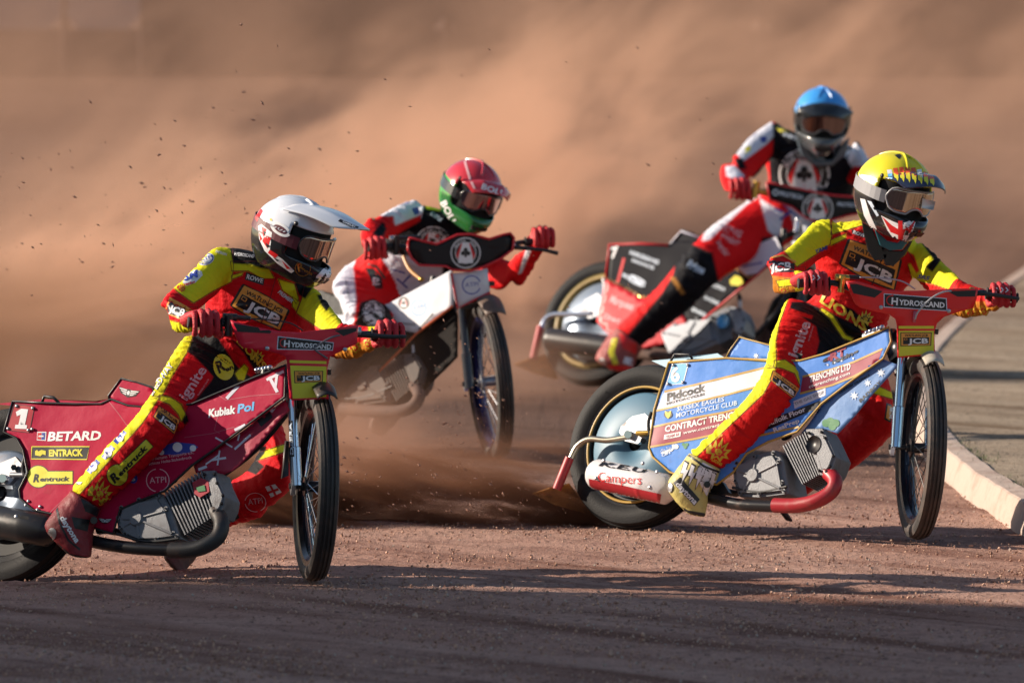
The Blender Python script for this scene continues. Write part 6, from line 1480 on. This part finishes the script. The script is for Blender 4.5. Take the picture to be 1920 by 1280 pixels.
fork(bk, dict(top=(1505, 490), bot=(1502, 612), topw=-.02, botw=.03, wd=.066), MATS['fork_dark'])
mudguard(bk, bk.FA, .366, .056, 55, 150, BLK, bk.uf, bk.hf, .04)
hb = handlebar(bk, (1372, 356), (1690, 372), [(1425, 358, 0), (1460, 362, .02), (1530, 376, .02), (1610, 370, .02), (1640, 370, 0)], .02, MATS['grip_rubber'], BLKM)
k = MB(); k.add(*g_cyl(bk.F(1408, 356, .03), bk.F(1440, 362, .03), .016, 14), GOLD); k.add(*g_cyl(bk.F(1420, 340, .045), bk.F(1414, 372, .045), .018, 14), GOLD); k.build('throttle_housing', hb)
k = MB(); k.add(*g_tube([bk.L(1500, 430, .03), bk.L(1400, 480, .05), bk.L(1180, 580, .06)], .016, 10, 4), BLKM); k.add(*g_tube([bk.L(1505, 470, .02), bk.L(1460, 580, .03), bk.L(1360, 660, .03), bk.L(1200, 640, .06)], .014, 10, 4), BLKM); k.build('frame', bk.root)
k = MB(); k.add(*g_tube(bk.Lp([(1470, 430), (1468, 446), (1456, 458)], .09), .016, 10, 4), BLK); k.add(*g_ball(bk.L(1496, 412, .1), .016, 6), CHR); k.add(*g_cyl(bk.L(1496, 412, .1), bk.L(1492, 436, .1), .012, 10), CHR); k.build('fuel_cap', bk.root)
e2, _ = engine(bk, dict(case=[(1238, 624), (1262, 606), (1310, 594), (1340, 590), (1350, 640), (1300, 664), (1255, 668)], boss=(1286, 632), fins=[(1334, 588), (1366, 574), (1346, 646), (1384, 628)], head=[(1364, 574), (1388, 576), (1398, 600), (1394, 620), (1380, 632)], nf=8), cm=mat('cast_alloy_pale', (.34, .36, .40), .42, metal=.6, dirt=.2))
mesh('engine_emblem', *g_prism(bk.Lp(circ(1356, 602, 11, 14, 18, .3), .162), bk.l * .006), PSKY, e2)
k = MB(); k.add(*g_tube([bk.L(*p) for p in [(1378, 626, .13), (1390, 646, .15), (1370, 668, .16), (1330, 676, .17), (1200, 664, .16), (1150, 652, .15)]], .026, 14, 5), PDU); k.build('exhaust_pipe', bk.root)
A, B_ = bk.L(1030, 636, .16), bk.L(1150, 652, .16); mesh('silencer', *g_revolve([(0, -.004), (.050, -.004), (.058, .008), (.060, .02), (.060, (B_ - A).length), (.02, (B_ - A).length + .04), (0, (B_ - A).length + .04)], A, (B_ - A), 32, closed=False), MATS['silencer_black'], bk.root, angle=40)
k = MB(); k.add(*g_prism(bk.Lp([(1092, 586), (1100, 566), (1124, 552), (1136, 566), (1132, 590), (1108, 600)], .085), bk.l * .02), ALU); k.add(*g_tube(bk.Lp([(1131, 522), (1134, 540), (1130, 560)], .12), .008, 8, 3), WHT); k.build('axle_plate', bk.root)
k = MB(); k.add(*g_tube([bk.L(*p) for p in [(1110, 588, .10), (1080, 590, .10), (1040, 590, .10), (1022, 600, .10), (1016, 615, .10)]], .0145, 12, 6), mat('deflector_chrome', (.66, .70, .78), .2, metal=.9)); k.add(*g_cyl(bk.L(1014, 612, .10), bk.L(1000, 672, .10), .02, 14), MATS['deflector_sleeve']); o = k.build('dirt_deflector', bk.root)
k = MB(); k.add(*g_prism([bk.L(964, 684, .12), bk.L(990, 674, .10), bk.L(1022, 666, .06), bk.L(1040, 690, -.02), bk.L(1046, 712, -.05), bk.L(1000, 700, .06)], bk.u * .006), RUST); k.build('deflector_flap', o, smooth=False)
limbs = dict(
  torso=[(1515, 268, 1575, 280, 40.72, .9), (1446, 236, 1612, 284, 40.74, .6), (1434, 290, 1606, 330, 40.76, .62), (1440, 345, 1594, 378, 40.78, .64), (1402, 372, 1545, 444, 40.82, .8)],
  neck=[(1520, 250, 1566, 256, 40.62, 1.0), (1515, 268, 1575, 280, 40.70, 1.0)],
  arm_a=[(1446, 228, 1482, 274, 40.74, .9), (1410, 254, 1448, 296, 40.64, .95), (1374, 294, 1416, 332, 40.50, .95)],
  fore_a=[(1352, 312, 1404, 318, 40.48, 1.0), (1350, 334, 1404, 336, 40.40, 1.0), (1358, 356, 1402, 356, 40.26, .95)],
  arm_b=[(1610, 266, 1588, 312, 40.74, .95), (1632, 304, 1600, 348, 40.64, .95), (1652, 340, 1620, 372, 40.5, .95), (1680, 352, 1664, 384, 40.36, .9)],
  leg_a=[(1404, 376, 1516, 440, 40.78, .85), (1366, 402, 1448, 470, 40.62, .9), (1324, 434, 1384, 502, 40.46, .95), (1280, 482, 1334, 538, 40.36, .95), (1230, 542, 1286, 584, 40.38, .95), (1160, 612, 1200, 650, 40.46, .95)],
  leg_b=[(1480, 440, 1545, 480, 40.9, .9), (1500, 520, 1560, 550, 40.95, .9), (1450, 560, 1500, 600, 40.98, .9), (1430, 610, 1464, 640, 41.0, .9)])
paints = [SBK,
  ('arm_a torso', [(1436, 220), (1448, 226), (1450, 256), (1436, 272), (1394, 304), (1380, 290), (1410, 250)], SWH), ('arm_a torso', [(1450, 262), (1448, 290), (1408, 334), (1392, 330), (1394, 302), (1430, 276)], SRED),
  ('torso arm_a', [(1440, 220), (1490, 220), (1490, 230), (1450, 232)], SRED), ('torso', [(1428, 296), (1442, 296), (1444, 340), (1430, 340)], SRED),
  ('fore_a', None, SRED), ('fore_a', [(1360, 312), (1376, 310), (1396, 330), (1384, 340), (1362, 330)], SWH), ('arm_a fore_a', [(1376, 298), (1392, 296), (1400, 316), (1386, 318)], SBK),
  ('arm_b', [(1596, 262), (1630, 288), (1632, 310), (1600, 320), (1590, 300)], SWH), ('arm_b', [(1600, 312), (1640, 312), (1640, 360), (1586, 340)], SRED),
  ('torso', [(1400, 372), (1440, 356), (1600, 372), (1600, 470), (1440, 470), (1450, 430)], SWH),
  ('leg_a', None, SRED), ('leg_a torso', [(1402, 366), (1426, 368), (1400, 384), (1330, 450), (1316, 452), (1322, 430)], SWH), ('leg_a torso', [(1424, 372), (1470, 400), (1460, 450), (1440, 432)], SWH),
  ('leg_a', [(1268, 478), (1296, 456), (1336, 474), (1352, 545), (1330, 575), (1210, 672), (1168, 638), (1242, 548), (1262, 515)], SBK), ('leg_a', [(1256, 520), (1266, 520), (1284, 550), (1278, 552), (1262, 530)], (.45, .2, .04)),
]
pr = tag(empty('person', (1.4, 40.6, 0)), 'racer with blue helmet and black vest upright behind the yellow helmeted rider', 'person', 'racers riding the motorcycles')
bd = body('body', limbs, pr, paints, voxel=.0075, seed=4)
d = Decals(bvh_of(bd), 9, .0005)
club_badge(d, 1508, 327, 48, 1, 1.0); d.poly(circ(1470, 238, 14, 11), PYEL, 1); d.ring(1470, 238, 9, 5, PBLK, 2); d.poly(circ(1588, 280, 13, 11), LWH, 1); d.text('SNOOKS', (1468, 254), (1500, 266), 7, LWH, .04, 0, 1); d.text('CASTLE', (1562, 288), (1592, 298), 6, LWH, .04, 0, 1)
d.poly([(1398, 276), (1408, 274), (1406, 286), (1396, 288)], PYEL, 1); d.line([(1400, 262), (1418, 248)], 4, PBLU, 1); d.poly(circ(1432, 262, 6), PBLU, 1)
d.text('KING', (1356, 432), (1388, 446), 13, PPNK, .04, 0, 1); d.text('KNIGHT', (1350, 446), (1384, 462), 10, PPNK, .04, 0, 1); d.text('Premier', (1340, 456), (1362, 482), 12, PPNK, .04, .1, 1); d.text('Prime', (1286, 500), (1318, 514), 16, LWH, .04, .2, 1)
for a, c in (((1452, 392), (1480, 402)), ((1470, 384), (1500, 410)), ((1462, 412), (1484, 396))): d.line([a, c], 4, PBLU, 1)
d.build('suit_lettering', bd)
HBL = mat('helmet_blue', (.05, .33, .82), .3, coat=.5); HGY = mat('helmet_grey', (.08, .09, .10), .22, coat=.6)
hm, X = helmet(pr, P(1541, 222, 40.5), basis(3, 10, 3), 1.18, None, mat('goggle_rose', (.20, .13, .13), .1, metal=1.0), HBL, HGY, HGY, HGY, HBK, HBK, DK, peak_len=.060, peak_up=-.045, cap_line=.035, peak_w=.118, peak_z=.094, peak_y=.080)
k = MB()
for pts in ([(1492, 256), (1506, 268), (1530, 300), (1560, 300), (1580, 268), (1594, 256), (1586, 290), (1560, 312), (1528, 312), (1502, 292)],): k.add(*g_prism([P(x, y, 40.56) for x, y in pts], Vector((0, .05, 0))), mat('brace_grey', (.10, .13, .16), .35, coat=.3))
o = k.build('neck_brace', pr, angle=30); fix_normals(o); finish(o, bevel=.01)
for c, dirn, wr in (((1386, 357), -1, (1376, 350, 40.30)), ((1672, 372), 1, (1664, 372, 40.36))):
    glove(pr, 'glove', bk.F(c[0], c[1], .02), (bk.af * -1) * dirn, bk.hf, Vector((0, 0, 1)), P(*wr), GLB, s=1.15)
bt = boot('boot', [(1156, 612, 1206, 652, 40.46, .95), (1136, 636, 1196, 668, 40.46, .95), (1116, 672, 1190, 684, 40.44, .8), (1140, 690, 1188, 694, 40.42, .7)], pr, mat('boot_dull_red', (.30, .06, .055), .6, dirt=.35))
d = Decals(bvh_of(bt), 6, .0005); d.poly([(1160, 622), (1196, 640), (1192, 664), (1168, 654)], PRED, 1); d.poly([(1140, 684), (1186, 686), (1186, 694), (1144, 694)], PRED, 1); d.poly([(1148, 634), (1158, 634), (1152, 660), (1160, 682), (1150, 684), (1140, 660)], PYEL, 1); d.poly(circ(1128, 680, 9, 9), ALU, 1); d.poly([(1172, 668), (1186, 672), (1186, 686), (1168, 680)], CWHT, 1); d.build('boot_print', bt)
boot('boot', [(1428, 606, 1466, 640, 41.0, .9), (1410, 650, 1446, 664, 40.98, .9), (1400, 680, 1434, 690, 40.96, .7)], pr, BBR)
# ============================================================ dust thrown up by the wheels, and flying clods
def dust(name, lo, hi, label, colr, dens, nscale, stretch, lo_n, hi_n, fade, aniso=.25, grad=None, extra=None, slope=0.0, zoff=0.0, rot=8, dist=.3):
    """a box of dust: noise puffs, thinning softly towards every side of its box"""
    lo, hi = Vector(lo), Vector(hi); c = (lo + hi) / 2; h = (hi - lo) / 2
    k = MB(); k.add(*g_box(Vector((0, 0, 0)), Vector((h.x, 0, 0)), Vector((0, h.y, 0)), Vector((0, 0, h.z))))
    m = bpy.data.materials.new(name); m.use_nodes = True; t = m.node_tree; N = t.nodes; Lk = t.links
    N.remove(N['Principled BSDF']); out = N['Material Output']
    v = N.new('ShaderNodeVolumePrincipled'); v.inputs['Color'].default_value = (*colr, 1); v.inputs['Anisotropy'].default_value = aniso
    Lk.new(v.outputs[0], out.inputs['Volume'])
    tc = N.new('ShaderNodeTexCoord'); mr_ = N.new('ShaderNodeMapping'); mr_.inputs['Rotation'].default_value = (0, R(rot), 0); mp = N.new('ShaderNodeMapping'); mp.inputs['Scale'].default_value = stretch
    Lk.new(tc.outputs['Object'], mr_.inputs[0]); Lk.new(mr_.outputs[0], mp.inputs[0])
    n = N.new('ShaderNodeTexNoise'); n.inputs['Scale'].default_value = nscale; n.inputs['Detail'].default_value = 6; n.inputs['Roughness'].default_value = .62; n.inputs['Distortion'].default_value = dist
    Lk.new(mp.outputs[0], n.inputs['Vector'])
    def rng(s, a, b, c_=0.0, d_=1.0, sm=True):
        r = N.new('ShaderNodeMapRange'); r.interpolation_type = 'SMOOTHSTEP' if sm else 'LINEAR'
        r.inputs[1].default_value = a; r.inputs[2].default_value = b; r.inputs[3].default_value = c_; r.inputs[4].default_value = d_
        Lk.new(s, r.inputs[0]); return r.outputs[0]
    def mul(a, b):
        x = N.new('ShaderNodeMath'); x.operation = 'MULTIPLY'; Lk.new(a, x.inputs[0])
        if isinstance(b, float): x.inputs[1].default_value = b
        else: Lk.new(b, x.inputs[1])
        return x.outputs[0]
    val = rng(n.outputs[0], lo_n, hi_n)
    sx = N.new('ShaderNodeSeparateXYZ'); Lk.new(tc.outputs['Object'], sx.inputs[0])
    for ax, hh, (f0, f1) in zip('XYZ', h, fade):
        o = sx.outputs[ax]
        if ax == 'Z' and slope:                    # the top of the cloud climbs to the right
            q = N.new('ShaderNodeMath'); q.operation = 'MULTIPLY_ADD'; Lk.new(sx.outputs['X'], q.inputs[0]); q.inputs[1].default_value = -slope; Lk.new(o, q.inputs[2]); o = q.outputs[0]
            q = N.new('ShaderNodeMath'); q.operation = 'ADD'; Lk.new(o, q.inputs[0]); q.inputs[1].default_value = zoff; o = q.outputs[0]
        if f0: val = mul(val, rng(o, -hh, -hh + f0 * 2 * hh))
        if f1: val = mul(val, rng(o, hh, hh - f1 * 2 * hh))
    if grad: val = mul(val, rng(sx.outputs[grad[0]], grad[1], grad[2], grad[3], grad[4]))
    if extra: val = mul(val, rng(sx.outputs[extra[0]], extra[1], extra[2], extra[3], extra[4]))
    Lk.new(mul(val, float(dens)), v.inputs['Density'])
    o = k.build(name, None, m, smooth=False); o.location = c; tag(o, label, 'dust', kind='stuff'); return o
TANC = (.88, .55, .385)
dust('dust_cloud', (-7, 45, -.1), (7, 51.5, 3.4), 'tall sunlit cloud of orange dust hanging behind the racers', TANC, .80, 1.7, (.50, .12, 1.05), .42, .64, ((0, .1), (.2, .2), (0, .42)), grad=('X', -2.2, 3.4, 1.0, .10), slope=.36, zoff=1.15, rot=34, dist=.4)
dust('dust_haze', (-7, 52, -.1), (7, 60, 2.9), 'thin even veil of dust far behind the blue helmeted racer', (.66, .41, .29), .20, 1.3, (.5, .2, 1), .34, .66, ((0, .1), (.3, .2), (0, .6)), grad=('X', -3.0, 4.5, 1.0, .6), slope=.12, rot=30)
dust('dust_far', (-9, 64, .2), (9, 71.5, 2.5), 'faint dust drifting along the foot of the far fence', (.42, .26, .185), .17, .9, (.5, .2, 1), .30, .66, ((0, .1), (.3, .1), (.3, .35)), rot=20)
dust('dust_plume', (-2.3, 33.2, -.05), (-.22, 35.3, .74), 'thick brown plume of shale dust between the white helmeted and red helmeted racers', (.66, .40, .28), 2.0, 2.4, (.5, .5, 1.2), .42, .62, ((.15, .25), (.2, .2), (0, .6)), grad=('Z', -.4, .1, 1.0, .3), rot=25)
dust('dust_roll', (-1.6, 33.0, -.05), (.35, 35.2, .30), 'brown dust rolling low round the front wheel of the red helmeted racer', (.62, .36, .25), 2.6, 2.6, (.5, .5, 1.8), .43, .64, ((.15, .5), (.2, .2), (0, .7)))
dust('dust_spray', (-1.75, 31.85, -.03), (.50, 32.4, .36), 'low dark streak of shale thrown left from the rear tyre of the light blue motorcycle', (.30, .15, .09), 24.0, 6.5, (.24, .6, 1.3), .46, .58, ((.25, .06), (.2, .2), (0, .75)), rot=-9)
dust('dust_trail', (-.7, 38.6, -.05), (.5, 42.5, .40), 'brown dust low behind the black and red motorcycle', (.66, .40, .28), .55, 1.8, (.6, .7, 1.4), .40, .66, ((.2, .3), (.2, .2), (0, .6)))
dust('dust_bank', (-4.6, 36.5, -.05), (-.9, 40.5, .85), 'brown streaks of dust drifting behind the white helmeted racer', (.40, .225, .14), 1.7, 2.0, (.3, .3, 1.6), .42, .64, ((.1, .35), (.2, .2), (0, .6)))
fly = MB()
for i in range(1100):
    u = rnd.random()
    if u < .28: px, py, Y = rnd.uniform(0, 620), rnd.gauss(360, 120), rnd.uniform(30.5, 36)
    elif u < .62:
        t = rnd.random() ** .8; px = 1085 - 460 * t; py = 965 - rnd.random() ** 1.6 * 130 * (.25 + t); Y = rnd.uniform(31.6, 32.3)
    elif u < .86: px, py, Y = rnd.gauss(860, 60), rnd.gauss(770, 60), rnd.uniform(32, 36)
    else: px, py, Y = rnd.uniform(300, 1400), rnd.gauss(320, 160), rnd.uniform(30.5, 38)
    p = P(px, py, Y)
    if p.z < .05: continue
    r = .0012 + .0042 * rnd.random() ** 4; V = []; dx = Vector((1, 0, -.35)).normalized()
    n0 = len(fly.V)
    q = Matrix.Rotation(rnd.gauss(.45, .35), 3, 'Y')
    for v in ((2.4, 0, 0), (-2.4, 0, 0), (0, 1, 0), (0, -1, 0), (0, 0, 1), (0, 0, -1)): V.append(p + q @ (Vector(v) * r * rnd.uniform(.6, 1.3)))
    fly.add(V, [[0, 2, 4], [2, 1, 4], [1, 3, 4], [3, 0, 4], [2, 0, 5], [1, 2, 5], [3, 1, 5], [0, 3, 5]], CLOD)
tag(fly.build('flying_dirt', None, smooth=False), kind='stuff', label='small clods of dirt flying through the air behind the riders', cat='dirt')
